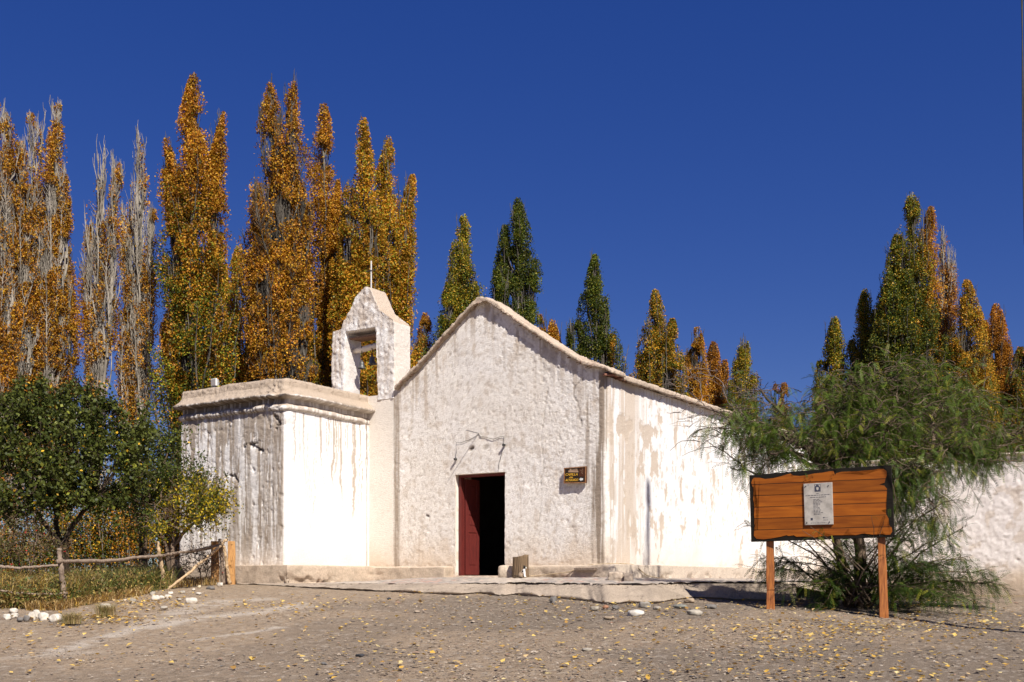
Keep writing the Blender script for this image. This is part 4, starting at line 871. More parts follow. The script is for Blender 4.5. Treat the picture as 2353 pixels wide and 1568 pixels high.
for k, (pp, wpx) in enumerate(dead):
    Yd = 17.9+.25*math.sin(k*2.1); p = np.array([P(a, b, Yd) for a, b in pp]); 
    t0 = np.linspace(0, 1, len(p)); t1 = np.linspace(0, 1, len(p)*3); p = np.stack([np.interp(t1, t0, p[:, m]) for m in range(3)], -1); p += rp_.normal(size=p.shape)*.008; p[:, 1] += np.cumsum(rp_.normal(size=len(p)))*.015
    r0 = wpx*17.9/FP*.5; dp.append((p, np.linspace(r0*1.1, max(.004, r0*.35), len(p))))
    if wpx < 3.5:
        for i in range(5):
            j = rp_.randint(2, len(p)-1); d = rp_.normal(size=3); d[2] = abs(d[2])*.3; d[1] *= .4; d /= np.linalg.norm(d); dp.append((arch(p[j], d, rp_.uniform(.15, .4), .1, rp_, 6), np.linspace(.004, .002, 6)))
caps.clear(); TV, TF = tubes(dp, 6); mk('dead_branches', TV, TF, M_bark, ptree, mixc(np.array([.22, .175, .15])*np.ones((len(TV), 1)), np.array([.10, .075, .065]), ss(.4, .6, fbm(TV[:, 0]*12, TV[:, 1]*12, TV[:, 2]*4, seed=6))), off=ptree.location)

def orchard(name, label, bx, bY, stems, clumps, npc, size, asp, colf, seed, cat='tree', sprigs=(), bark=(.17, .12, .085), tr=.09, gnorm=.42, extra=0):
    r = np.random.RandomState(seed); b = np.array([(bx-CX)/FP*bY, bY, 0]); b[2] = float(gz(b[0], b[1])); root = empty(name, b, 0, label, cat)
    paths = []; tops = []
    for s in stems:
        pts = [b+r.normal(size=3)*.04*np.array([1, 1, 0])]+[P(x, y, Y) for x, y, Y in s]; pts = np.array(pts); pts[0, 2] -= .1
        t0 = np.linspace(0, 1, len(pts)); t1 = np.linspace(0, 1, 10); p = np.stack([np.interp(t1, t0, pts[:, m]) for m in range(3)], -1)+r.normal(size=(10, 3))*.012; paths.append((p, np.linspace(tr, tr*.45, 10))); tops.append(p[-1])
    LC = []; tone = []
    for (x, y, Y, rx, ry) in clumps:
        c = P(x, y, Y); px = Y/FP; tp_ = tops[int(np.argmin([np.linalg.norm(t-c) for t in tops]))]; L1 = limb(tp_, c, tr*.4, .012, r, .04); paths.append(L1)
        for i in range(int(npc*rx*ry/2300)+12+extra):
            st = c+r.normal(size=3)*np.array([rx, max(rx, ry)*1.0, ry])*px*gnorm; d = (st-c)*np.array([1, 1, 1])+r.normal(size=3)*.12+np.array([0, 0, .12]); d /= np.linalg.norm(d)
            p = arch(st, d, r.uniform(.15, .38), .15, r, 6); 
            if r.rand() < .5: paths.append((p, np.linspace(.006, .002, 6)))
            k = r.randint(12, 22); LC.append(p[r.randint(0, 6, k)]+r.normal(size=(k, 3))*.045); tone.append(np.full(k, r.rand()))
    for (pts, w, lf) in sprigs:
        p = np.array([P(*q) for q in pts]); t1 = np.linspace(0, 1, 10); p = np.stack([np.interp(t1, np.linspace(0, 1, len(p)), p[:, m]) for m in range(3)], -1)+r.normal(size=(10, 3))*.01; paths.append((p, np.linspace(w, w*.4, 10)))
        if lf: k = lf; LC.append(p[r.randint(3, 10, k)]+r.normal(size=(k, 3))*.05); tone.append(np.full(k, .3))
    C = np.concatenate(LC); tn = np.concatenate(tone); kk = fbm(C[:, 0]*2.6+seed, C[:, 1]*2.6, C[:, 2]*2.6, o=2, seed=911) > .40; C, tn = C[kk], tn[kk]; V, F = leaf_quads(C, size, asp, rnd=r); NL.append(len(C))
    mk('crown', V, F, M_leaf, root, np.repeat(colf(C, tn, r), 4, 0), False, off=root.location)
    caps.clear(); TV, TF = tubes(paths, 6); bk = np.array(bark); mk('trunk_and_branches', TV, TF, M_bark, root, mixc(bk*np.ones((len(TV), 1)), bk*.5, ss(.4, .6, fbm(TV[:, 0]*12, TV[:, 1]*12, TV[:, 2]*4, seed=7))), off=root.location)
    return root
def quince(C, tn, r):
    n = len(C); c = np.where((tn < .5)[:, None], np.array([.085, .098, .018]), np.array([.048, .062, .011])); u = r.rand(n)
    c = np.where((u < .012)[:, None], np.array([.6, .36, .03]), c); c = np.where(((u > .9) & (tn > .6))[:, None], np.array([.20, .21, .03]), c); return c*(.6+.8*r.rand(n))[:, None]
def citrus(C, tn, r):
    n = len(C); xi = C[:, 0]/C[:, 1]*FP+CX; yi = HY-(C[:, 2]-CZ)/C[:, 1]*FP; yel = ss(330, 430, xi+.5*(yi-1120))*ss(1060, 1130, yi); u = r.rand(n)
    c = np.where((u < yel*.62)[:, None], np.where((r.rand(n) < .6)[:, None], np.array([.46, .32, .016]), np.array([.24, .22, .018])), np.array([.062, .082, .014])); return c*(.6+.8*r.rand(n))[:, None]
orchard('orchard_tree', 'big leafy dark green tree filling the left edge behind the pole fence', 148, 19.6, [[(143, 1262, 19.5), (95, 1190, 19.4), (60, 1150, 19.3)], [(150, 1240, 19.6), (180, 1190, 19.6), (220, 1150, 19.6)], [(135, 1230, 19.8), (120, 1150, 20)]],
        [(58, 965, 19.6, 66, 50), (5, 1000, 19.5, 60, 60), (150, 970, 19.8, 60, 50), (230, 985, 19.8, 60, 55), (95, 1040, 19.3, 80, 55), (185, 1050, 19.3, 75, 60), (265, 1050, 19.5, 60, 55), (20, 1080, 19.3, 60, 50), (100, 1110, 19.2, 75, 45), (200, 1115, 19.3, 70, 45), (280, 1110, 19.5, 55, 40), (20, 1150, 19.2, 45, 28), (130, 1150, 19.4, 60, 24), (60, 920, 19.8, 26, 26), (215, 925, 19.9, 26, 26), (110, 930, 19.9, 30, 24), (320, 1010, 19.8, 36, 36), (-40, 1060, 19.5, 50, 80), (255, 950, 19.9, 22, 24), (45, 895, 19.9, 12, 22), (85, 905, 19.9, 12, 20), (150, 925, 19.9, 14, 22), (195, 915, 20, 10, 20), (330, 970, 19.9, 14, 24), (-5, 925, 19.7, 24, 30), (60, 1175, 19.2, 46, 16), (215, 1155, 19.4, 50, 16), (275, 1150, 19.5, 40, 20), (10, 1185, 19.1, 26, 14)],
        60, .062, .8, quince, 41, bark=(.07, .05, .035), tr=.07)
orchard('orchard_tree', 'round green bush-like tree between the big dark tree and the annex, upper part plain green', 330, 20.9, [[(335, 1230, 20.9), (345, 1150, 20.8)], [(325, 1230, 21), (310, 1150, 20.9)]],
        [(345, 1045, 21.2, 44, 36), (395, 1030, 21.3, 34, 34), (310, 1090, 21.1, 42, 42), (350, 1100, 21.2, 46, 36), (300, 1150, 21, 36, 26), (380, 1075, 21.3, 40, 36), (335, 1000, 21.4, 24, 24)], 62, .055, .7, lambda C, tn, r: quince(C, tn, r)*np.array([1.05, 1.05, 1.0]), 42, bark=(.13, .09, .06), tr=.06)
orchard('orchard_tree', 'low round bush-tree with bright yellow leaves on its right half, against the annex wall', 392, 20.6, [[(400, 1255, 20.6), (430, 1215, 20.5), (455, 1195, 20.5)], [(385, 1255, 20.6), (365, 1220, 20.5)], [(395, 1250, 20.7), (405, 1200, 20.7)]],
        [(400, 1120, 20.5, 55, 40), (440, 1150, 20.4, 50, 36), (360, 1160, 20.4, 50, 36), (470, 1165, 20.4, 38, 32), (415, 1185, 20.3, 60, 26), (493, 1170, 20.5, 22, 26), (340, 1195, 20.5, 34, 20), (430, 1105, 20.7, 34, 26), (455, 1120, 20.6, 30, 24), (380, 1095, 20.7, 40, 30), (350, 1130, 20.6, 40, 30), (500, 1145, 20.6, 18, 20), (400, 1205, 20.2, 60, 18), (330, 1215, 20.4, 34, 16)],
        110, .052, .52, citrus, 43, extra=14, gnorm=.47, bark=(.24, .17, .12), tr=.05, sprigs=(([(455, 1110, 20.7), (462, 1070, 20.8), (470, 1045, 20.8)], .006, 50), ([(425, 1090, 20.7), (418, 1030, 20.8), (432, 985, 20.8)], .006, 8), ([(440, 1095, 20.6), (438, 1065, 20.7), (428, 1035, 20.7)], .005, 40), ([(450, 1215, 20.5), (490, 1225, 20.9), (520, 1205, 21.2), (545, 1190, 21.3)], .004, 6), ([(455, 1200, 20.6), (480, 1240, 21.0), (500, 1215, 21.3)], .004, 4)))
# pale trunk and dark stump-like trunks seen below the crowns
def rosefn(C, tn, r):
    n = len(C); c = np.where((tn < .5)[:, None], np.array([.10, .09, .03]), np.array([.16, .10, .05])); c = np.where((r.rand(n) < .006)[:, None], np.array([.55, .02, .03]), c); return c*(.6+.8*r.rand(n))[:, None]
orchard('rose_bush', 'scraggly rose bush with a few dark red flowers at the left edge behind the fence', 60, 19., [[(40, 1270, 19), (30, 1230, 19)], [(75, 1270, 19), (85, 1225, 19)]], [(70, 1225, 19, 40, 30), (20, 1265, 18.9, 40, 24), (95, 1265, 18.9, 40, 26), (55, 1195, 19, 22, 18), (130, 1270, 18.9, 30, 18)], 60, .04, .7, rosefn, 44, 'shrub', tr=.02)
orchard('bramble_bush', 'dry reddish brown bramble leaning on the wire mesh beside the fence corner posts', 468, 21.5, [[(460, 1310, 21.5), (450, 1290, 21.5)], [(475, 1310, 21.5), (480, 1285, 21.5)]], [(450, 1290, 21.4, 34, 20), (480, 1300, 21.4, 26, 22), (420, 1305, 21.2, 26, 16), (460, 1318, 21.3, 36, 14), (455, 1265, 21.5, 20, 14)], 60, .03, .5, lambda C, tn, r: np.where((r.rand(len(C)) < .03)[:, None], np.array([.5, .03, .04]), np.array([.15, .095, .06])*(.6+.9*r.rand(len(C)))[:, None]), 45, 'shrub', tr=.012)
# ================================================================ NOTICE BOARD
class Frame:   # vertical plane through A and B; pixel -> (s,z) on the plane shifted by 'o' towards the camera
    def __init__(s, A, B, zref):
        s.A = np.array(A[:2]); d = np.array(B[:2])-s.A; s.W = np.linalg.norm(d); s.e = d/s.W; s.n = np.array([s.e[1], -s.e[0]])
        if s.n[1] > 0: s.n = -s.n
        s.zr = zref; s.rz = math.atan2(s.e[1], s.e[0])
    def __call__(s, x, y, o=0.):
        u = (x-CX)/FP; A = s.A+s.n*o; Y = (A@s.n)/(np.array([u, 1.])@s.n); p = np.array([u*Y, Y]); return ((p-A)@s.e, CZ+(HY-y)/FP*Y-s.zr)
A_ = P(1725, HY, 17.2); B_ = P(2049, HY, 16.15); zb = float(gz(4.5, 16.7))
fb = Frame(A_, B_, zb)
board = empty('notice_board', (A_[0], A_[1], zb), fb.rz, 'big orange wooden notice board with a burnt black edge, standing on two square posts', 'notice board')
def crop(cx, cy): return ((2950+cx*.44643)/1.7408, (1800+cy*.44643)/1.7408)
def fq(cx, cy, o=0.): return fb(*crop(cx, cy), o)
pan = [fq(105, 228), fq(480, 196), fq(800, 172), fq(1080, 155), fq(1375, 138), fq(1390, 440), fq(1405, 780), fq(900, 800), fq(122, 825), fq(113, 500)]
bm = bmesh.new(); prism(bm, pan, .0, .045); bm_obj('black_panel', bm, M_black, board, bevel=.004)
ol = [(150, 250), (200, 250), (250, 262), (320, 255), (385, 240), (440, 222), (478, 213), (486, 250), (500, 230), (560, 235), (620, 228), (690, 212), (760, 205), (830, 192), (862, 190), (874, 232), (885, 210), (930, 198), (1000, 195), (1060, 200), (1115, 190), (1130, 225), (1150, 215), (1200, 190), (1260, 172), (1310, 170), (1335, 190), (1338, 230), (1325, 265), (1318, 295), (1270, 310), (1315, 320), (1340, 350), (1335, 420), (1328, 470), (1330, 530), (1290, 545), (1330, 570), (1355, 620), (1345, 670), (1380, 690), (1388, 730), (1370, 760), (1330, 762), (1300, 730), (1285, 755), (1240, 765), (1180, 755), (1120, 750), (1060, 765), (1010, 750), (995, 705), (980, 740), (950, 765), (880, 765), (800, 775), (768, 745), (750, 775), (700, 785), (620, 780), (560, 775), (530, 780), (505, 765), (460, 772), (440, 765), (380, 780), (300, 795), (230, 802), (170, 797), (148, 770), (150, 730), (185, 718), (160, 700), (152, 660), (155, 620), (150, 590), (155, 520), (185, 508), (150, 480), (142, 440), (150, 400), (145, 350), (165, 342), (135, 330), (125, 295), (135, 265)]
op = np.array([fq(*p) for p in ol])
# plank material: six boards, wavering joints, long grain
mP, nt, b, N, L = newmat('orange_planks')
tc = N.new('ShaderNodeTexCoord'); sx = N.new('ShaderNodeSeparateXYZ'); L.new(tc.outputs['Object'], sx.inputs[0])
def mth(op_, a, c=None, v=None):
    m = N.new('ShaderNodeMath'); m.operation = op_
    for i, q in enumerate((a, c)):
        if q is None: continue
        if isinstance(q, (int, float)): m.inputs[i].default_value = q
        else: L.new(q, m.inputs[i])
    return m.outputs[0]
zt_, zb_ = fq(740, 180)[1], fq(740, 810)[1]; ph = (zt_-zb_)/6.0
q = mth('DIVIDE', mth('SUBTRACT', mth('ADD', sx.outputs['Z'], mth('MULTIPLY', sx.outputs['X'], .0)), zb_), ph)
fl = mth('FLOOR', q); fc = mth('SUBTRACT', q, fl); edge = mth('MINIMUM', fc, mth('SUBTRACT', 1., fc))
cv = N.new('ShaderNodeCombineXYZ'); L.new(mth('ADD', mth('MULTIPLY', sx.outputs['X'], .9), mth('MULTIPLY', fl, 7.3)), cv.inputs[0]); L.new(mth('MULTIPLY', sx.outputs['Z'], 9.), cv.inputs[2])
g1 = N.new('ShaderNodeTexNoise'); g1.inputs['Scale'].default_value = 2.2; g1.inputs['Detail'].default_value = 8; g1.inputs['Distortion'].default_value = .6; L.new(cv.outputs[0], g1.inputs['Vector'])
cr_ = N.new('ShaderNodeValToRGB'); e_ = cr_.color_ramp.elements; e_[0].position = .28; e_[0].color = (.20, .048, .004, 1); e_[1].position = .72; e_[1].color = (.38, .108, .008, 1); L.new(g1.outputs['Fac'], cr_.inputs[0])
wn_ = N.new('ShaderNodeTexWhiteNoise'); wn_.noise_dimensions = '1D'; L.new(fl, wn_.inputs['W'])
sc = mth('ADD', .78, mth('MULTIPLY', wn_.outputs['Value'], .35)); jt = mth('GREATER_THAN', edge, .035)
sc2 = mth('MULTIPLY', sc, mth('ADD', .18, mth('MULTIPLY', jt, .82)))
vm = N.new('ShaderNodeVectorMath'); vm.operation = 'SCALE'; L.new(cr_.outputs[0], vm.inputs[0]); L.new(sc2, vm.inputs['Scale']); L.new(vm.outputs[0], b.inputs['Base Color'])
b.inputs['Roughness'].default_value = .55; b.inputs['Specular IOR Level'].default_value = .25
bp_ = N.new('ShaderNodeBump'); bp_.inputs['Strength'].default_value = .5; bp_.inputs['Distance'].default_value = .004; L.new(mth('ADD', g1.outputs['Fac'], mth('MULTIPLY', jt, 1.5)), bp_.inputs['Height']); L.new(bp_.outputs[0], b.inputs['Normal'])
bm = bmesh.new(); prism(bm, [tuple(p) for p in op], -.007, -.001); bmesh.ops.triangulate(bm, faces=[f for f in bm.faces if len(f.verts) > 4]); bm_obj('orange_planks', bm, mP, board)
# posts
for (xt, xb, yb, w_) in ((1764, 1766, 1396, .115), (2019, 2028.5, 1427, .115)):
    p0 = G(xb, yb, 14, 19) if xb < 1900 else G(xb, yb, 13, 19)
    s1, z1 = fb(xb, yb); s0, z0 = fb(xt, 1200)
    top_s = s0; bot = p0[:2]; l = (bot-fb.A); bs, bn = l@fb.e, -l@fb.n
    zt2 = (pan[0][1]+pan[8][1])/2; zg = float(gz(bot[0], bot[1]))-zb-.15
    bm = bmesh.new(); bs = s1; yo = .105
    V8 = []
    n_ = 9
    for k in range(n_):
        f = k/(n_-1); cxk = bs*(1-f)+top_s*f; ww = w_/2*(1.06-.16*f)+.004*math.sin(k*2.3+xb)
        M = Matrix.Rotation(rad(14+3*math.sin(k+xb)), 2)
        ring = [bm.verts.new((cxk+(M@Vector(c))[0]*ww, yo+(M@Vector(c))[1]*ww, zg+(zt2-zg)*f)) for c in ((-1, -1), (1, -1), (1, 1), (-1, 1))]
        if V8: 
            for i in range(4): bm.faces.new((V8[i], V8[(i+1) % 4], ring[(i+1) % 4], ring[i]))
        else: bm.faces.new(ring[::-1])
        V8 = ring
    bm.faces.new(V8); bm_obj('post', bm, M_wood_post, board, bevel=.008)
# stone plaque with its printed block of text (unreadable at this distance), emblem and four bolts
plq = empty('plaque', (0, 0, 0)); plq.parent = board
pq = [fq(*p, .03) for p in ((592, 305), (847, 290), (858, 668), (604, 675))]
M_marble = mat_plain('grey_marble', (.50, .46, .40), .4, 9, (.33, .30, .26), .1, 30, spec=.4, detail=10)
bm = bmesh.new(); prism(bm, pq, -.034, -.0075); bm_obj('slab', bm, M_marble, plq, bevel=.003)
M_ink = mat_plain('dark_print', (.06, .065, .09), .6, 30, (.04, .04, .06), 0)
def pc(u, v):   # u,v in the 1568-pixel crop of the plaque
    return fb((3150+u*.15944)/1.7408, (1900+v*.15944)/1.7408, .034)
def quadm(bm, pts, y0=-.0356, y1=-.0341): prism(bm, pts, y0, y1)
bm = bmesh.new(); rt = random.Random(4)
def textline(u0, u1, v, h, sl=-.055):
    u = u0
    while u < u1:
        wv = min(rt.uniform(28, 75), u1-u); v_ = v+(u-u0)*sl
        quadm(bm, [pc(u, v_), pc(u+wv, v_+wv*sl), pc(u+wv, v_+wv*sl+h), pc(u, v_+h)]); u += wv+rt.uniform(10, 20)
textline(725, 790, 466, 12); textline(455, 1070, 520, 13); textline(565, 965, 566, 13)
for k, (a, e) in enumerate(((645, 800), (645, 845), (650, 870), (650, 840), (650, 830), (650, 780), (652, 810), (652, 815), (655, 840), (655, 830), (658, 895), (660, 830))): textline(a, e, 614+k*34, 11)
textline(945, 1020, 1075, 10); textline(900, 1015, 1130, 9); textline(585, 990, 1207, 6, -.03)
bm_obj('print', bm, M_ink, plq)
bm = bmesh.new(); quadm(bm, [pc(675, 240), pc(828, 232), pc(832, 418), pc(682, 425)], -.0358, -.0341)
bm_obj('emblem', bm, M_ink, plq); bm = bmesh.new(); quadm(bm, [pc(580, 1085), pc(635, 1080), pc(637, 1140), pc(583, 1145)]); bm_obj('emblem', bm, M_ink, plq); bm = bmesh.new(); quadm(bm, [pc(890, 1065), pc(930, 1060), pc(932, 1085), pc(892, 1090)]); bm_obj('emblem', bm, M_ink, plq)
bm = bmesh.new()
quadm(bm, [pc(690, 250), pc(715, 249), pc(715, 268), pc(697, 285), pc(690, 300)], -.0366, -.0359); quadm(bm, [pc(770, 248), pc(815, 245), pc(820, 320), pc(805, 300), pc(790, 275)], -.0366, -.0359)
quadm(bm, [pc(722, 315), pc(778, 310), pc(782, 360), pc(765, 385), pc(742, 388), pc(726, 365)], -.0366, -.0359); bm_obj('emblem_inlay', bm, M_marble, plq)
for u, v in ((455, 290), (1028, 270), (487, 1200), (1055, 1183)):
    s_, z_ = pc(u, v); bm = bmesh.new(); bmesh.ops.create_cone(bm, cap_ends=True, segments=12, radius1=.009, radius2=.007, depth=.012, matrix=Matrix.Translation((s_, -.040, z_))@Matrix.Rotation(rad(90), 4, 'X')); bm_obj('bolt', bm, M_metal, plq)

# ================================================================ CHAPEL SIGN
def sgn(cx, cy, o=.075): return pl_y((2200+cx/11.2)/1.7408, (1840+cy/11.2)/1.7408, -o)
so_ = np.array(sgn(1130, 1050)); sw = l2w((so_[0], -.075, so_[1]))
sign = empty('chapel_sign', sw, -A0, 'small dark wooden sign with gold lettering and a white arrow right of the door', 'sign')
def sg(cx, cy, o=.075): a = sgn(cx, cy, o); return (a[0]-so_[0], a[1]-so_[1])
M_dw = mat_plain('dark_varnished_wood', (.10, .035, .012), .45, 18, (.05, .016, .007), .3, 50, stretch=(1, 3, 6)); M_dk = mat_plain('black_brown', (.018, .011, .006), .5, 20, (.03, .018, .01), .1)
M_gold = mat_plain('gold_letters', (.72, .42, .05), .5, 30, (.6, .33, .03), 0); M_tan = mat_plain('tan_relief', (.40, .27, .17), .6, 30, (.33, .2, .12), .2); M_edge = mat_plain('light_wood_edge', (.38, .20, .09), .6, 20, (.2, .08, .03), .3)
bm = bmesh.new(); prism(bm, [sg(640, 365), sg(1625, 285), sg(1610, 1040), sg(625, 1060)], .0, .045); bm_obj('sign_board', bm, M_dw, sign, bevel=.004)
bm = bmesh.new()
for a, c in (((640, 365), (1625, 285)), ((1625, 285), (1610, 1040)), ((1610, 1040), (625, 1060)), ((625, 1060), (640, 365))):
    p, q_ = np.array(sg(*a)), np.array(sg(*c)); d = (q_-p)/np.linalg.norm(q_-p); nrm = np.array([d[1], -d[0]])*.016
    if np.dot(nrm, -(p+q_)/2+np.array(sg(1130, 700))) < 0: nrm = -nrm
    p2, q2_ = p+nrm+d*.0, q_+nrm-d*.0; prism(bm, [tuple(p), tuple(q_), tuple(q2_-d*.014), tuple(p2+d*.014)], -.012, -.001)
bm_obj('frame', bm, M_edge, sign)
bm = bmesh.new(); prism(bm, [sg(685, 395), sg(1295, 375), sg(1300, 755), sg(1540, 745), sg(1530, 980), sg(680, 1000)], -.004, -.0005); bm_obj('dark_field', bm, M_dk, sign)
bm = bmesh.new(); prism(bm, [sg(830, 560), sg(830, 490), sg(895, 470), sg(893, 415), sg(920, 405), sg(962, 415), sg(960, 460), sg(985, 455), sg(1040, 415), sg(1110, 470), sg(1150, 480), sg(1160, 395), sg(1175, 395), sg(1180, 482), sg(1205, 482), sg(1208, 400), sg(1222, 400), sg(1228, 485), sg(1270, 490), sg(1272, 565)], -.010, -.0042); bmesh.ops.triangulate(bm, faces=[f for f in bm.faces if len(f.verts) > 4]); bm_obj('chapel_relief', bm, M_tan, sign)
bm = bmesh.new(); prism(bm, [sg(1320, 870), sg(1400, 800), sg(1405, 832), sg(1488, 828), sg(1480, 915), sg(1408, 915), sg(1400, 958)], -.010, -.0042); bmesh.ops.triangulate(bm, faces=[f for f in bm.faces if len(f.verts) > 4]); bm_obj('arrow', bm, M_white, sign)
def textmesh(txt, bl, br, tl, shear=.25):
    cu = bpy.data.curves.new('t', 'FONT'); cu.body = txt; cu.extrude = .0; cu.offset = .012; o = bpy.data.objects.new('t', cu); COL.objects.link(o); dg = bpy.context.evaluated_depsgraph_get(); dg.update()
    me = bpy.data.meshes.new_from_object(o.evaluated_get(dg)); vs_ = np.array([v.co[:] for v in me.vertices]); fs_ = [list(p.vertices) for p in me.polygons]; bpy.data.objects.remove(o)
    vs_[:, 0] += vs_[:, 1]*shear; mn_, mx_ = vs_.min(0), vs_.max(0); u = (vs_[:, 0]-mn_[0])/(mx_[0]-mn_[0]); v = (vs_[:, 1]-mn_[1])/(mx_[1]-mn_[1])
    bl, br, tl = map(np.array, (bl, br, tl)); p = bl+u[:, None]*(br-bl)+v[:, None]*(tl-bl); return p, fs_
def lettering(name, lines, mat, parent, y):
    bm = bmesh.new()
    for (txt, bl, br, tl) in lines:
        p, fs_ = textmesh(txt, bl, br, tl); vv = [bm.verts.new((a, y, c)) for a, c in p]
        for f in fs_:
            try: bm.faces.new([vv[i] for i in f])
            except ValueError: pass
    r_ = bmesh.ops.extrude_face_region(bm, geom=bm.faces[:]); bmesh.ops.translate(bm, verts=[g for g in r_['geom'] if isinstance(g, bmesh.types.BMVert)], vec=(0, .003, 0)); return bm_obj(name, bm, mat, parent)
lettering('lettering', [('CAPILLA', sg(705, 718), sg(1250, 705), sg(705, 608)), ('de', sg(872, 828), sg(1035, 820), sg(872, 745)), ('ACHANGO', sg(692, 968), sg(1275, 950), sg(692, 858))], M_gold, sign, -.009)
bm = bmesh.new(); 
for a, c in ((1380, 470), (1440, 360), (1430, 500), (1435, 600), (1420, 550), (1450, 440)): prism(bm, [sg(a, c), sg(a+22, c-8), sg(a+26, c+16), sg(a+6, c+22)], -.006, -.001)
bm_obj('carved_flecks', bm, M_tan, sign)

# ================================================================ BELLS, FLOODLIGHT, WIRES
def bell(px_, ytop, ybot, wpx, label):
    yl = .27; x_, z1 = pl_y(px_, ytop, yl); z0 = pl_y(px_, ybot, yl)[1]; H = z1-z0; Rb = wpx*24/FP/2
    loc = l2w((x_, yl, z0)); t = empty('bell', loc, -A0, label, 'bell', 'bells in the bell gable')
    pr = [(0.0, H), (.16, H), (.2, H*.97), (.22, H*.86), (.48, H*.80), (.56, H*.68), (.60, H*.45), (.68, H*.25), (.84, H*.10), (1., H*.03), (1., 0), (.93, .0), (.8, H*.08), (.55, H*.35), (.45, H*.75)]
    n = 24; a = np.linspace(0, 2*math.pi, n, endpoint=False); V = np.array([[Rb*r_*math.cos(t_), Rb*r_*math.sin(t_), z_] for r_, z_ in pr for t_ in a]); F = []
    for i in range(len(pr)-1):
        for j in range(n): F.append([i*n+j, i*n+(j+1) % n, (i+1)*n+(j+1) % n, (i+1)*n+j])
    mk('bell_body', V, np.array(F), M_bell, t)
    tube_mesh('clapper', [(np.array([[0, 0, H*.7], [0, 0, H*.1], [0, 0, -.02]]), [.005, .008, .016])], M_metal, t, 8)
    bz = 4.98+.045-z0
    tube_mesh('hanging_strap', [(np.array([[0, 0, H], [.01, -.005, (H+bz)/2], [.02, -.03, bz-.05], [.03, -.045, bz+.02], [.03, .02, bz+.075], [.02, .06, bz+.02], [.01, .03, bz-.07]]), .009)], M_wire, t, 6)
bell(831.5, 829, 847, 19, 'small left bell with a bright flared rim hanging lower in the gable opening')
bell(855, 816, 838, 21, 'larger dark right bell hanging higher in the gable opening')
fx, fz_ = pl_y(492, 880, -2.25); fl_ = l2w((fx, -2.25, pl_y(492, 890, -2.25)[1]-.0))
fld = empty('floodlight', fl_, -A0+rad(-8), 'small white floodlight sitting on the annex parapet', 'floodlight')
bm = bmesh.new(); box(bm, -.085, .085, -.02, .02, .025, .175); bm_obj('housing', bm, M_white, fld, bevel=.005)
bm = bmesh.new(); box(bm, -.072, .072, -.024, -.0205, .04, .16); bm_obj('lens', bm, mat_plain('frosted_lens', (.42, .38, .34), .3, 10, (.36, .33, .3), 0, spec=.5), fld)
for k in range(6):
    bm = bmesh.new(); box(bm, -.078, .078, .021, .075-.006*abs(k-2), .035+k*.022, .043+k*.022); bm_obj('cooling_fin', bm, M_white, fld)
bm = bmesh.new(); box(bm, -.05, .05, -.012, .012, -.03, .024); bm_obj('bracket', bm, M_metal, fld)
def wq(a, c, o): t_, z_ = pl_y(976.6+a*.1099, 947.8+c*.1099, -o); return [t_, -o, z_]
w0 = l2w((-.3, -.02, 3.0)); wires = empty('wall_wire', w0, -A0, 'thin loose electric wire and bare rod fixed to the wall above the red door', 'wire')
def loc_(p): p = np.array(p); return p-np.array([-.3, -.02, 3.0])
wp_ = [[wq(*q_, .022) for q_ in ((1545, 1200), (1548, 1060), (1575, 980), (1610, 840), (1645, 690), (1650, 560), (1655, 495), (1600, 510), (1540, 520), (1480, 545), (1430, 562), (1350, 545), (1290, 525), (1230, 518), (1180, 515), (1140, 490), (1125, 455), (1060, 500), (950, 565), (840, 605), (740, 640), (660, 630), (658, 720), (660, 820), (645, 900), (640, 975))]]
tube_mesh('wire', [(loc_(w_), .0045) for w_ in wp_], M_wire, wires, 5)
r0 = wq(1130, 440, 0); tube_mesh('rod', [(loc_([[r0[0], .0, r0[2]], [r0[0]+.01, -.47, r0[2]+.01]]), .007)], M_metal, wires, 6)
for a, c in ((648, 985), (1660, 685)):
    p = loc_(wq(a, c, .03)); bm = bmesh.new(); box(bm, p[0]-.016, p[0]+.016, p[1]-.06, p[1]+.02, p[2]-.022, p[2]+.022); bm_obj('lamp_socket', bm, M_wire, wires, bevel=.004)

# ================================================================ STUMP, CAT
sx0, _ = pl_y(1196, 1310, -.62); sb = l2w((sx0, -.62, .06)); 
def cyl_lumpy(R0, H, seed, n=40, m=26):
    a = np.linspace(0, 2*math.pi, n, endpoint=False); V = []
    for k in range(m+1):
        z = H*k/m; rr = R0*(1+.05*math.cos(2*a[0]+seed))*np.ones(n); rr = R0*(1+.05*np.cos(2*a+seed)+.03*np.cos(5*a+1)+.035*(fbm(a*5.1, a*0+z*1.2, seed=seed)-.5)*2+.05*(1-z/H)**2)-(.03*np.exp(-((a-4.9)/.04)**2)+.02*np.exp(-((a-5.4)/.03)**2)+.018*np.exp(-((a-4.2)/.03)**2))*R0*3
        V.append(np.stack([rr*np.cos(a), rr*np.sin(a), z+0*a+.03*(k == m)*np.cos(a)], -1))
    V = np.array(V); top = V[-1].copy(); V = V.reshape(-1, 3); F = []
    for k in range(m):
        for j in range(n): F.append([k*n+j, k*n+(j+1) % n, (k+1)*n+(j+1) % n, (k+1)*n+j])
    V = np.concatenate([V, top*np.array([.5, .5, 1]), [[0, 0, top[:, 2].mean()]]]); b0 = m*n; b1 = (m+1)*n; c = len(V)-1
    for j in range(n): F.append([b0+j, b0+(j+1) % n, b1+(j+1) % n, b1+j])
    T3 = [[b1+j, b1+(j+1) % n, c] for j in range(n)]
    return V, [np.array(F), np.array(T3)]
stump = empty('tree_stump', sb, 0, 'weathered brown log stump standing upright beside the chapel door', 'stump')
V, F = cyl_lumpy(.155, .40, 3); mk('stump_body', V, F, M_logend, stump)
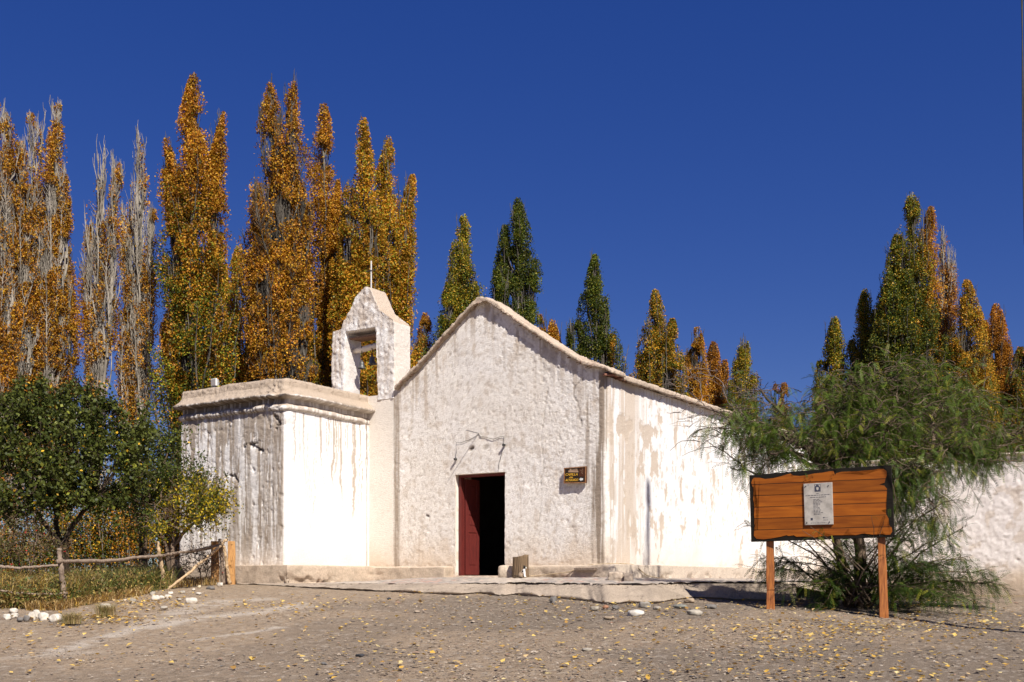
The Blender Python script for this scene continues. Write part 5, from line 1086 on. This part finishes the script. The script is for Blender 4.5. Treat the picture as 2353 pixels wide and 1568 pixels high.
cb0 = l2w((pl_y(1201, 1320, -.86)[0], -.86, .068))
cat = empty('cat', cb0, rad(-28), 'little black, white and tan cat sitting in front of the log stump', 'cat')
bm = bmesh.new()
def ell(c, r_, rot=0): bmesh.ops.create_uvsphere(bm, u_segments=16, v_segments=12, radius=1, matrix=Matrix.Translation(c)@Matrix.Rotation(rot, 4, 'Y')@Matrix.Diagonal((*r_, 1)))
ell((-.032, 0, .048), (.052, .044, .048)); ell((-.005, 0, .085), (.040, .036, .055), rad(35)); ell((.024, 0, .112), (.026, .030, .045), rad(25)); ell((.034, 0, .145), (.020, .022, .026))
ell((.046, 0, .175), (.031, .029, .026)); ell((.071, 0, .166), (.014, .014, .011)); ell((-.03, .036, .03), (.038, .016, .03)); ell((-.03, -.036, .03), (.038, .016, .03)); ell((.0, .04, .01), (.026, .012, .010)); ell((.0, -.04, .01), (.026, .012, .010))
for s_ in (-1, 1):
    bmesh.ops.create_cone(bm, cap_ends=True, segments=12, radius1=.010, radius2=.016, depth=.10, matrix=Matrix.Translation((.040, s_*.015, .055))@Matrix.Rotation(rad(-6), 4, 'Y'))
    ell((.052, s_*.015, .009), (.016, .010, .009))
    bmesh.ops.create_cone(bm, cap_ends=True, segments=10, radius1=.013, radius2=.001, depth=.036, matrix=Matrix.Translation((.036, s_*.020, .208))@Matrix.Rotation(s_*-.25, 4, 'X'))
for k in range(10):
    f = k/9; ell((-.075-.075*f, -.01-.035*math.sin(f*2.2), .016+.008*f), (.012, .0085, .0085))
def catc(V, N):
    tan_ = np.array([.30, .22, .15]); blk = np.array([.012, .011, .011]); wh = np.array([.72, .69, .66]); c = tan_*np.ones((len(V), 1))*(1+.0*V[:, :1])
    c = mixc(c, wh, ss(.012, .024, V[:, 0]+.25*(V[:, 2]-.09))*(V[:, 2] < .155)); c = mixc(c, blk, ss(.150, .156, V[:, 2])); c = mixc(c, blk, (V[:, 0] < -.078)*1.)
    c = mixc(c, wh, (V[:, 0] > .060)*(np.abs(V[:, 1]) < .016)*(V[:, 2] < .186)*1.); c = mixc(c, blk, (np.hypot(V[:, 0]-.084, V[:, 2]-.170) < .005)*1.)
    c = mixc(c, blk, (V[:, 0] > .0)*(V[:, 0] < .03)*(V[:, 1] < -.012)*(V[:, 2] > .09)*(V[:, 2] < .125)*1.)
    c = mixc(c, np.array([.5, .45, .1]), ((np.hypot(np.abs(V[:, 1])-.014, V[:, 2]-.180) < .0045) & (V[:, 0] > .066))*1.); return c
remesh('body', bm, .0045, mat_attr('cat_fur', .8, 200, .2, .3, 300, bdist=.002), cat, None, catc)

# ================================================================ FENCE OF POLES
fx_ = np.array([-60, 0, 140, 370, 515, 560]); fy_ = np.array([16.9, 17.0, 17.15, 20.0, 21.5, 21.8])
def FY(x): return float(np.interp(x, fx_, fy_))
def c6(cx, cy): return (cx*.2441, 1206.3+cy*.2441)
fo = P(140, HY, FY(140)); fo[2] = float(gz(fo[0], fo[1])); fence = empty('pole_fence', fo, 0, 'rustic garden fence of rough poles with a drooping top rail and wire mesh', 'fence')
M_pole = mat_plain('grey_weathered_pole', (.34, .26, .19), .9, 30, (.15, .105, .075), .8, 30, stretch=(2, 2, .5), bdist=.012)
M_polel = mat_plain('peeled_pole', (.58, .42, .25), .8, 24, (.36, .24, .13), .4, 30, stretch=(1, 1, 1)); M_plank = mat_plain('orange_offcut', (.62, .34, .12), .7, 20, (.36, .17, .06), .5, 30, stretch=(4, 4, .4))
def crook(pts, wpx, mat, name, dY=0, sides=9, nn=14, jit=.010, taper=.12):
    p = np.array([P(x, y, FY(x)+dY) for x, y in pts]); t1 = np.linspace(0, 1, nn*len(pts)//2+4); p = np.stack([np.interp(t1, np.linspace(0, 1, len(p)), p[:, m]) for m in range(3)], -1)
    rj = np.random.RandomState(int(abs(pts[0][0])*7+abs(pts[0][1]))); p += np.cumsum(rj.normal(size=p.shape), 0)*.003+rj.normal(size=p.shape)*jit*.35; Ym = p[:, 1].mean(); r_ = wpx*Ym/FP/2*np.linspace(1+taper, 1-taper, len(p))*(1+.07*rj.normal(size=len(p)))
    return tube_mesh(name, [(p, r_)], mat, fence, sides, off=fo)
crook([(149.5, 1402), (146, 1350), (141, 1300), (136.5, 1263)], 12, M_pole, 'post'); crook([(377, 1354), (371, 1300), (363.5, 1247.5)], 9, M_polel, 'post', .05); crook([(513, 1342), (509, 1290), (505, 1238)], 9.5, M_pole, 'post'); crook([(528, 1342), (520, 1300), (512, 1252)], 8, M_polel, 'post', -.12)
crook([(-45, 1398), (-48, 1300), (-50, 1262)], 11, M_pole, 'post')
crook([c6(-220, 370), c6(0, 383), c6(160, 396), c6(270, 386), c6(540, 370)], 6.5, M_pole, 'rail', -.09); crook([c6(540, 345), c6(700, 350), c6(980, 352), c6(1150, 335), c6(1300, 310), c6(1500, 285), c6(1640, 262), c6(1900, 222), c6(2110, 182)], 7.5, M_pole, 'rail', -.09, taper=.2)
crook([c6(1500, 290), c6(1700, 275), c6(1850, 258), c6(2010, 235)], 4, M_pole, 'rail', .02); crook([c6(-220, 600), c6(0, 612), c6(300, 637), c6(500, 640), c6(620, 628)], 5, M_pole, 'rail', -.09)
crook([c6(2142, 132), c6(2000, 255), c6(1800, 430), c6(1572, 605)], 6.5, M_polel, 'brace', -.16, taper=.05)
crook([c6(2000, 300), c6(1800, 262), c6(1560, 345), c6(1320, 480)], 2.2, M_wire, 'sagging_wire', .1)
for (a, c, w_, h0, h1, mt, dy) in ((531.5, 1341, 12.5, 1341, 1244, M_plank, .12), (494, 1316, 13, 1316, 1244, M_plank, .22)):
    Yp = FY(a)+dy; x0 = (a-w_/2-CX)/FP*Yp; x1 = (a+w_/2-CX)/FP*Yp; zt_p = CZ+(HY-h1)/FP*Yp; zb_p = float(gz(x0, Yp))-.05
    bm = bmesh.new(); box(bm, x0-.01, x1+.015, Yp-.03, Yp+.03, zb_p, zt_p); bmesh.ops.subdivide_edges(bm, edges=bm.edges[:], cuts=5)
    for v in bm.verts: v.co.x += .008*math.sin(v.co.z*9+v.co.y*20); v.co.y += .006*math.sin(v.co.z*7+v.co.x*30)
    bm_obj('board', bm, mt, fence, off=fo)
# hexagonal wire mesh
segs = []; hx = .05; n_s = int(6.9/hx)
xs_h = np.linspace(-60, 512, 2000); wpt = np.array([[(x-CX)/FP*FY(x), FY(x)] for x in xs_h]); cs = np.concatenate([[0], np.cumsum(np.hypot(*np.diff(wpt, axis=0).T))]); tot = cs[-1]
rt_x = np.array([0, 66, 131, 171, 239, 317, 366, 400, 463, 515]); rt_y = np.array([1300, 1302, 1296.6, 1291.7, 1292, 1282, 1276, 1270, 1260, 1251])
def hexpt(s_, h):
    x = np.interp(s_, cs, xs_h); X = np.interp(s_, cs, wpt[:, 0]); Yw = np.interp(s_, cs, wpt[:, 1]); zt_h = CZ+(HY-np.interp(x, rt_x, rt_y))/FP*Yw; zb_h = gz(X, Yw)-.02
    return np.stack([X+0*h, Yw+.02*np.sin(s_*3+h*9), zb_h+(zt_h-zb_h)*h], -1)
rows_ = 15; ncol = int(tot/.052); A1 = []; A2 = []
for j in range(rows_):
    off_ = (j % 2)*.5; i = np.arange(ncol-1)+off_; s_ = i*.052; h0 = j/rows_; h1 = (j+.42)/rows_; h2 = (j+1)/rows_
    a = hexpt(s_, np.full(len(s_), h0)); b_ = hexpt(s_, np.full(len(s_), h1)); c1 = hexpt(s_+.026, np.full(len(s_), h2)); c2 = hexpt(s_-.026, np.full(len(s_), h2)); A1 += [a, b_, b_]; A2 += [b_, c1, c2]
A1 = np.concatenate(A1); A2 = np.concatenate(A2); n = len(A1); d = A2-A1; d /= np.linalg.norm(d, axis=1)[:, None]; k1 = np.cross(d, [.3, 1., .1]); k1 /= np.linalg.norm(k1, axis=1)[:, None]; k2 = np.cross(d, k1); w_ = .0011
V = np.concatenate([A1+k1*w_, A1-k1*w_*.5+k2*w_*.87, A1-k1*w_*.5-k2*w_*.87, A2+k1*w_, A2-k1*w_*.5+k2*w_*.87, A2-k1*w_*.5-k2*w_*.87]); i = np.arange(n)
mk('wire_mesh', V, np.concatenate([np.stack([i, i+n, i+4*n, i+3*n], -1), np.stack([i+n, i+2*n, i+5*n, i+4*n], -1), np.stack([i+2*n, i, i+3*n, i+5*n], -1)]), M_wire, fence, off=fo)
# slanted dead trunk lying in the garden behind the fence
sl = np.array([P(398, 1286, 21.4), P(415, 1325, 21.0)]); sl = np.array([P(392, 1284, 21.9), P(404, 1300, 21.6), P(418, 1326, 21.3)])
tagit(tube_mesh('fallen_log', [(sl, [.07, .08, .085])], M_pole, None, 12), 'thick grey log leaning in the garden just behind the wire mesh', 'log')

# ================================================================ STONES
def stone(x, y, w, h, c, label, seed, flat=.7, group=None, name='stone'):
    g = G(x, y+h*.35, 9.5, 22); px = g[1]/FP; W = w*px; H = h*px*1.15
    bm = bmesh.new(); bmesh.ops.create_icosphere(bm, subdivisions=3, radius=1); V = np.array([v.co[:] for v in bm.verts]); F = np.array([[v.index for v in f.verts] for f in bm.faces]); bm.free()
    r = 1+1.0*(fbm(V[:, 0]*1.3+seed*7.1, V[:, 1]*1.3+3, V[:, 2]*1.3+seed, o=3, seed=seed)-.5)+.12*(fbm(V[:, 0]*5+seed, V[:, 1]*5, V[:, 2]*5, o=2, seed=seed+1)-.5)
    V = V*r[:, None]; V[:, 2] = np.sign(V[:, 2])*np.abs(V[:, 2])**.85
    for ax in (0, 2): V[:, ax] = (V[:, ax]-V[:, ax].mean())/(V[:, ax].max()-V[:, ax].min())
    V[:, 2] = np.clip(V[:, 2], -.5, .5-.16*vn(V[:, 0]*3+seed, V[:, 1]*3, seed=seed)); V[:, 0] *= W*1.08; V[:, 1] *= W*.42; V[:, 2] = V[:, 2]*H*1.1; V[:, 2] += H*.30
    cc = mixc(np.array(c)*np.ones((len(V), 1)), np.array(c)*.62, ss(.45, .7, fbm(V[:, 0]*26+seed, V[:, 1]*26, V[:, 2]*26, o=3, seed=seed))*.7)
    zc = float(gz(g[0], g[1])); 
    yl_ = (g[0]-OX)*sa0+(g[1]-OY)*ca0
    o = mk(name, V, F, M_stone, None, cc, True, None, (g[0], g[1], zc)); o.rotation_euler = (0, 0, seed*.0); return tagit(o, label, 'stone', group)
WS = (.62, .56, .47); GS = (.17, .155, .14); LG = (.36, .32, .26); BS = (.34, .26, .18); RS = (.33, .17, .10)
SL = [(17, 1418, 17, 13, WS, 'white stone in the bottom left corner, leftmost of the row of painted stones'), (33, 1415, 17, 11, WS, 'flat white stone second from the left in the painted row'), (32, 1404, 18, 12, WS, 'white stone lying just behind the two leftmost painted stones'),
 (47, 1424, 14, 9, GS, 'small dark grey stone in the gap of the painted row'), (61, 1422, 14, 14, GS, 'upright dark grey stone left of the tall white one'), (73, 1417, 16, 21, WS, 'tall narrow white stone leaning in the middle of the painted row'), (85, 1412, 15, 19, WS, 'white stone squeezed between the tall one and the big blocky one'), (100, 1418, 25, 19, WS, 'big blocky white stone right of the middle in the painted row'), (129, 1421, 30, 19, WS, 'widest white stone at the right end of the painted row, with twigs over it'), (146, 1424, 13, 10, GS, 'small grey stone beside the fence post foot, last of the painted row'),
 (244, 1396, 30, 17, WS, 'large white boulder behind the dry grass tuft'), (305, 1382, 14, 11, LG, 'small pale stone among the green weeds'), (351, 1365, 14, 10, LG, 'grey stone behind the cluster of white stones by the fence'), (358, 1375, 18, 12, WS, 'largest stone of the white cluster by the fence pole foot'), (371, 1373, 14, 8, WS, 'flat white stone in the middle of the cluster by the fence pole foot'), (387, 1372, 15, 10, WS, 'white stone on the right of the cluster by the fence pole foot'), (391, 1364, 13, 8, WS, 'white stone at the back of the cluster by the fence pole foot'), (378, 1397, 18, 8, LG, 'flat grey stone lying alone below the white cluster'), (440, 1381, 27, 14, WS, 'smooth white oval stone lying alone on the bare earth'), (420, 1361, 13, 7, LG, 'pale half-buried stone up the slope from the white oval one'), (412, 1378, 11, 5, LG, 'thin flat stone between the cluster and the white oval stone'), (456, 1364, 13, 6, WS, 'small flat white stone above and right of the oval one'), (484, 1352, 19, 9, GS, 'dark grey rock near the fence corner'), (506, 1344, 12, 9, WS, 'white stone at the foot of the fence corner posts'), (458, 1349, 8, 7, (.6, .5, .34), 'tiny yellowish stone left of the dark grey rock'), (498, 1341, 8, 7, WS, 'tiny white stone behind the one at the corner posts'), (445, 1355, 8, 5, WS, 'tiny white stone just under the wire mesh'),
 (1459, 1410, 37, 15, (.60, .55, .47), 'pale slab-like stone on the gravel in front of the apron'), (1597, 1408, 36, 13, LG, 'broad grey flat stone right of the pale slab, low on the gravel'), (1564, 1394, 32, 10, (.22, .22, .19), 'long dark flat stone behind the broad grey one'), (1634, 1394, 26, 10, GS, 'dark slate-like stone at the end of the apron'), (1584, 1381, 24, 11, BS, 'brownish rounded stone touching the apron edge'), (1481, 1391, 28, 15, (.30, .27, .23), 'greyish block half under the apron edge'), (1271, 1379, 16, 14, GS, 'rounded dark grey stone under the broken apron edge'), (1391, 1395, 14, 9, RS, 'reddish stone under the broken apron edge'), (1366, 1399, 20, 10, (.32, .28, .22), 'wide brown grey stone beside the reddish one'), (1414, 1396, 16, 9, GS, 'small angular dark stone right of the reddish one'), (1349, 1493, 22, 7, LG, 'flat grey stone half sunk in the gravel near the bottom middle'), (827, 1506, 20, 6, (.05, .05, .055), 'black flat stone alone on the gravel at bottom centre left'), (894, 1376, 9, 5, (.05, .05, .055), 'small black stone below the left part of the apron'), (1400, 1420, 26, 6, BS, 'thin tan slab barely rising from the gravel'), (1510, 1398, 18, 7, LG, 'small pale flat stone between the block and the long dark stone')]
for k, (x, y, w_, h_, c, lb) in enumerate(SL): stone(x, y, w_, h_, c, lb, 500+k*3, group='loose stones on the ground')
# rocks standing on the terrace
def rock(x, ytop, ybot, wpx, yl, zb_r, c, label, seed):
    x_, z1 = pl_y(x, ytop, yl); W = wpx*21.5/FP; H = z1-zb_r
    bm = bmesh.new(); bmesh.ops.create_cube(bm, size=1, matrix=Matrix.Diagonal((W, W*.7, H, 1))); bmesh.ops.subdivide_edges(bm, edges=bm.edges[:], cuts=3, use_grid_fill=True)
    rr_ = random.Random(seed)
    for v in bm.verts: v.co += Vector([rr_.gauss(0, 1)*W*.045 for _ in range(3)]); v.co.x *= 1-.25*(v.co.z/H+.5)*rr_.random(); f = Vector((v.co.x/W, v.co.y/W/.7, v.co.z/H)).length; v.co *= 1-.28*max(0, f-.55)
    o = remesh('rock', bm, W/16, M_stone, None, lump(W*.04, 3/W, seed), lambda V, N: mudcol(V*.5, N, 1., np.array(c))); p = l2w((x_, yl, zb_r+H*.47)); o.location = p; o.rotation_euler = (0, 0, -A0+.2); return tagit(o, label, 'rock')
rock(1166, 1301, 1331, 36, -.50, .05, (.50, .41, .31), 'rounded tan boulder at the right foot of the door, left of the stump', 3)
rock(1417, 1314, 1342, 34, -1.15, -.03, (.40, .32, .245), 'chunky brown block on the edge of the terrace near the nave corner', 4)
rock(1444, 1316, 1342, 20, -1.2, -.03, (.30, .24, .19), 'smaller pointed brown rock beside the chunky block on the terrace edge', 5)
rope = [l2w(q_) for q_ in ((pl_y(1215, 1325, -.5)[0], -.5, .09), (1.6, -.42, .10), (2.2, -.36, .16), (2.6, -.22, .30), (3.0, .1, .32), (3.12, .5, .31), (3.2, .9, .1), (3.3, 1.25, .05))]
rope = np.array(rope); t1 = np.linspace(0, 1, 40); rope = np.stack([np.interp(t1, np.linspace(0, 1, len(rope)), rope[:, m]) for m in range(3)], -1); tagit(tube_mesh('rope', [(rope, .010)], mat_plain('straw_rope', (.5, .38, .24), .9), None, 6), 'thin straw-coloured rope lying along the plinth from the stump round the nave corner', 'rope')
bm = bmesh.new(); box(bm, 2.35, 2.78, -.40, -.30, .19, .235); o = bm_obj('plank_offcut', bm, M_pole, None, off=(2.55, -.35, .19), bevel=.004); o.location = l2w((2.55, -.35, .19)); o.rotation_euler = (0, 0, -A0); tagit(o, 'short dark plank let into the plinth near the nave corner', 'plank')

# ================================================================ WEEDS, LITTER, GRAVEL
rg_ = np.random.RandomState(77)
def blades(base, h, lean, r, w=.010, curl=.5):
    n = len(base); a = r.rand(n)*6.283; d = np.stack([np.cos(a), np.sin(a), 0*a], -1)*(lean*(.3+r.rand(n)))[:, None]; s = np.stack([-np.sin(a), np.cos(a), 0*a], -1)*w*.5
    t = [0, .4, .75, 1.]; R_ = []
    for k, f in enumerate(t):
        c = base+np.stack([0*h, 0*h, h*f*(1-.35*curl*f*f)], -1)+d*(f**1.8)*h[:, None]; ww = [1, .9, .6, .08][k]; R_ += [c-s*ww, c+s*ww]
    V = np.stack(R_, 1); i = np.arange(n)[:, None]*8; F = np.concatenate([i+np.array([[0, 1, 3, 2]]), i+np.array([[2, 3, 5, 4]]), i+np.array([[4, 5, 7, 6]])]); return V.reshape(-1, 3), F
def bedpts(n, xa, xb, d0, d1, r):
    x = r.uniform(xa, xb, n); Yb = np.array([FY(v) for v in x])+r.uniform(d0, d1, n); X = (x-CX)/FP*Yb; return x, np.stack([X, Yb, gz(X, Yb)], -1)
Vs = []; Fs = []; Cs = []; n0 = 0
def addb(base, h, lean, cols_, w=.010):
    global n0
    V, F = blades(base, h, lean, rg_, w); c = np.array(cols_)[rg_.randint(0, len(cols_), len(base))]*(.6+.8*rg_.rand(len(base)))[:, None]
    Vs.append(V); Fs.append(F+n0); Cs.append(np.repeat(c, 8, 0)); n0 += len(V)
STR = [(.42, .29, .12), (.50, .37, .17), (.34, .21, .08), (.48, .30, .06)]; GRN = [(.15, .17, .04), (.24, .24, .06), (.11, .14, .03), (.40, .33, .09)]
x, bs_ = bedpts(3600, -30, 200, -.05, 2.6, rg_); addb(bs_, rg_.uniform(.16, .60, 3600), .9, STR+GRN[1:2]+[(.5, .33, .05)])
x, bs_ = bedpts(4200, 150, 400, -.1, 2.4, rg_); addb(bs_, rg_.uniform(.15, .55, 4200), .7, GRN+STR[:1])
x, bs_ = bedpts(1600, 380, 500, .0, 1.2, rg_); addb(bs_, rg_.uniform(.06, .2, 1600), .7, STR+[(.2, .13, .08)])
x, bs_ = bedpts(3400, 60, 345, -.45, .25, rg_); addb(bs_, rg_.uniform(.05, .20, 3400), 1.0, STR+[(.30, .17, .06)])
V = np.concatenate(Vs); F = np.concatenate(Fs); Cw = np.concatenate(Cs)
tagit(mk('weeds', V, F, M_leaf, None, Cw, False), 'tangled green weeds and straw-coloured dry grass in the garden bed behind the fence', 'weeds', kind='stuff')
# leafy weeds between them
xl, lb_ = bedpts(1500, -20, 380, -.2, 2.2, rg_); LC = np.concatenate([p+np.array([0, 0, .05])+rg_.normal(size=(12, 3))*np.array([.06, .06, .07])+np.array([0, 0, rg_.uniform(0, .25)]) for p in lb_]); V, F = leaf_quads(LC, .055, .45, rnd=rg_)
cw = np.array([(.11, .13, .03), (.34, .25, .07), (.08, .10, .022), (.26, .17, .06)])[rg_.randint(0, 4, len(LC))]*(.6+.7*rg_.rand(len(LC)))[:, None]
tagit(mk('weed_leaves', V, F, M_leaf, None, np.repeat(cw, 4, 0), False), 'small green and yellow leaves of the garden weeds', 'weeds', kind='stuff')
def tuft(x, y, n, h, label, sd_):
    g = G(x, y, 14, 20); r = np.random.RandomState(sd_); b_ = np.array([0, 0, 0.])+r.normal(size=(n, 3))*np.array([.06, .05, 0]); V, F = blades(b_, r.uniform(h*.5, h, n), .9, r, .004, .3); c = np.where((r.rand(n) < .7)[:, None], np.array([.42, .31, .15]), np.array([.25, .24, .07]))*(.7+.6*r.rand(n))[:, None]
    tagit(mk('grass_tuft', V, F, M_leaf, None, np.repeat(c, 8, 0), False, None, g), label, 'grass tuft', 'dry grass tufts at the edge of the bed')
tuft(244, 1418, 700, .24, 'fluffy dry grass tuft in front of the large white boulder', 5); tuft(165, 1434, 500, .20, 'sparse dry grass tuft beside the fence post, left of the fluffy one', 6)
# fallen leaves
def scatter(n, xa, xb, ya, yb):
    x = rg_.uniform(xa, xb, n); y = rg_.uniform(ya, yb, n); return x, y
pts = []
X = rg_.uniform(-7, 7.5, 9000); Yv = rg_.uniform(10.6, 19.3, 9000); ok = rg_.rand(9000) < (.10+.16*ss(.5, .62, fbm(X*.6, Yv*.6, seed=401))+.10*ss(0, 4, X)); pts.append(np.stack([X[ok], Yv[ok]], -1))
for (x, y, sx_, sy_, n) in ((1960, 1445, 130, 14, 300), (1890, 1500, 120, 20, 150), (2200, 1435, 120, 10, 110), (1700, 1450, 200, 16, 140), (330, 1385, 60, 12, 260), (230, 1425, 80, 8, 220), (640, 1400, 120, 12, 90), (1330, 1385, 140, 10, 110), (2060, 1395, 90, 5, 90), (1560, 1540, 300, 20, 120), (1000, 1480, 300, 40, 110), (2060, 1560, 200, 14, 70)):
    q_ = [G(x+rg_.normal()*sx_, min(1580, max(1352, y+rg_.normal()*sy_)), 10, 20)[:2] for _ in range(n)]; pts.append(np.array(q_))
pp = np.concatenate(pts); n = len(pp)
xl_ = (pp[:, 0]-OX)*ca0-(pp[:, 1]-OY)*sa0; yl_ = (pp[:, 0]-OX)*sa0+(pp[:, 1]-OY)*ca0
c = np.stack([pp[:, 0], pp[:, 1], gz(pp[:, 0], pp[:, 1])+.022+.012*rg_.rand(n)], -1); a = rg_.rand(n)*6.283; s = rg_.uniform(.018, .036, n)
d1 = np.stack([np.cos(a), np.sin(a), rg_.normal(size=n)*.22], -1); d2 = np.stack([-np.sin(a), np.cos(a), rg_.normal(size=n)*.22], -1); up3 = np.array([0, 0, 1.]); cur = rg_.uniform(-.2, .8, n)[:, None]
V = np.stack([c-d1*s[:, None], c-d1*(s*.35)[:, None]+d2*(s*.85)[:, None]+up3*cur*s[:, None]*.6, c+d1*(s*1.15)[:, None]+up3*cur*s[:, None]*.3, c-d1*(s*.35)[:, None]-d2*(s*.85)[:, None]+up3*cur*s[:, None]*.6], 1).reshape(-1, 3)
i = np.arange(n)[:, None]*4; F = np.concatenate([i+np.array([[0, 1, 2]]), i+np.array([[0, 2, 3]])])
lc = np.array([(.72, .50, .14), (.66, .40, .07), (.60, .42, .20), (.42, .24, .07), (.70, .56, .26)])[rg_.choice(5, n, p=[.32, .24, .2, .12, .12])]*(.75+.4*rg_.rand(n))[:, None]
tagit(mk('fallen_leaves', V, F, M_leaf, None, np.repeat(lc, 4, 0), False), 'yellow poplar leaves scattered over the gravel', 'fallen leaves', kind='stuff')
# gravel
def pebbles(n, s0, s1, r):
    X = r.uniform(-7.5, 8.5, n); Yv = 10.5+9.2*r.rand(n)**1.15; ok = rg_.rand(n) < (.25+.75*ss(.38, .6, fbm(X*.5, Yv*.8, seed=402)))*(1-.6*ss(0, -3, X)*ss(12, 14, Yv)); X, Yv = X[ok], Yv[ok]; n = len(X)
    o = np.array([[1, 0, 0], [0, 1, 0], [-1, 0, 0], [0, -1, 0], [0, 0, 1], [.7, .7, .45], [-.7, .7, .4], [-.7, -.7, .5], [.7, -.7, .4]]); f = np.array([[0, 5, 4], [5, 1, 4], [1, 6, 4], [6, 2, 4], [2, 7, 4], [7, 3, 4], [3, 8, 4], [8, 0, 4]])
    s = (s0+(s1-s0)*r.rand(n)**3)[:, None, None]; a = r.rand(n)*6.283; sc_ = np.stack([.7+.6*r.rand(n), .5+.5*r.rand(n), .25+.45*r.rand(n)], -1)[:, None, :]
    P_ = o[None]*sc_*s*(1+.18*r.normal(size=(n, 9, 1))); x_ = P_[..., 0]*np.cos(a)[:, None]-P_[..., 1]*np.sin(a)[:, None]; y_ = P_[..., 0]*np.sin(a)[:, None]+P_[..., 1]*np.cos(a)[:, None]
    V = np.stack([x_+X[:, None], y_+Yv[:, None], P_[..., 2]+gz(X, Yv)[:, None]-.004], -1); F = (f[None]+np.arange(n)[:, None, None]*9).reshape(-1, 3)
    c = np.array([(.25, .195, .145), (.16, .13, .105), (.36, .29, .22), (.25, .16, .11), (.46, .39, .31), (.12, .115, .11)])[r.choice(6, n, p=[.34, .22, .2, .12, .05, .07])]*(.75+.5*r.rand(n))[:, None]
    return V.reshape(-1, 3), F, np.repeat(c, 9, 0)
V, F, c = pebbles(60000, .005, .020, rg_); V2, F2, c2 = pebbles(700, .02, .05, rg_)
tagit(mk('gravel', np.concatenate([V, V2]), np.concatenate([F, F2+len(V)]), M_stone, None, np.concatenate([c, c2]), False), 'loose grey and brown gravel over the yard', 'gravel', kind='stuff')
GAM, SAT, HUE, STR = .60, 1.69, .533, .103
# ================================================================ CAMERA, SUN, SKY
cam = bpy.data.cameras.new('camera'); co = bpy.data.objects.new('camera', cam); COL.objects.link(co)
co.location = (0, 0, CZ); co.rotation_euler = (rad(90), 0, 0)
cam.lens = FP/2353*36; cam.sensor_width = 36; cam.sensor_fit = 'HORIZONTAL'; cam.shift_y = (HY-784)/2353
cam.clip_start = .1; cam.clip_end = 6000; scene.camera = co
SEL = rad(45); SH = np.array([.432, -.902])
sd = Vector((SH[0]*math.cos(SEL), SH[1]*math.cos(SEL), math.sin(SEL)))
sun = bpy.data.lights.new('sun', 'SUN'); sun.energy = 5.0; sun.angle = rad(.53); sun.color = (1, .945, .87)
so = bpy.data.objects.new('sun', sun); COL.objects.link(so); so.rotation_euler = sd.to_track_quat('Z', 'Y').to_euler(); so.location = (10, -10, 30)
w = bpy.data.worlds.new('World'); scene.world = w; w.use_nodes = True
wn = w.node_tree.nodes; wl = w.node_tree.links
sky = wn.new('ShaderNodeTexSky'); sky.sky_type = 'NISHITA'; sky.sun_disc = False
sky.sun_elevation = SEL; sky.sun_rotation = math.atan2(SH[0], SH[1]); sky.altitude = 2600; sky.air_density = 1.0; sky.dust_density = .1; sky.ozone_density = 4.0
gm = wn.new('ShaderNodeGamma'); gm.inputs[1].default_value = GAM; wl.new(sky.outputs[0], gm.inputs[0])
hs = wn.new('ShaderNodeHueSaturation'); hs.inputs['Saturation'].default_value = SAT; hs.inputs['Hue'].default_value = HUE
wl.new(gm.outputs[0], hs.inputs['Color']); wl.new(hs.outputs[0], wn['Background'].inputs[0]); wn['Background'].inputs[1].default_value = STR
vs = scene.view_settings; vs.view_transform = 'Standard'; vs.look = 'None'; vs.gamma = 1; vs.exposure = .50; vs.use_curve_mapping = False
scene.render.engine = 'CYCLES'; scene.cycles.max_bounces = 6; scene.cycles.transparent_max_bounces = 4
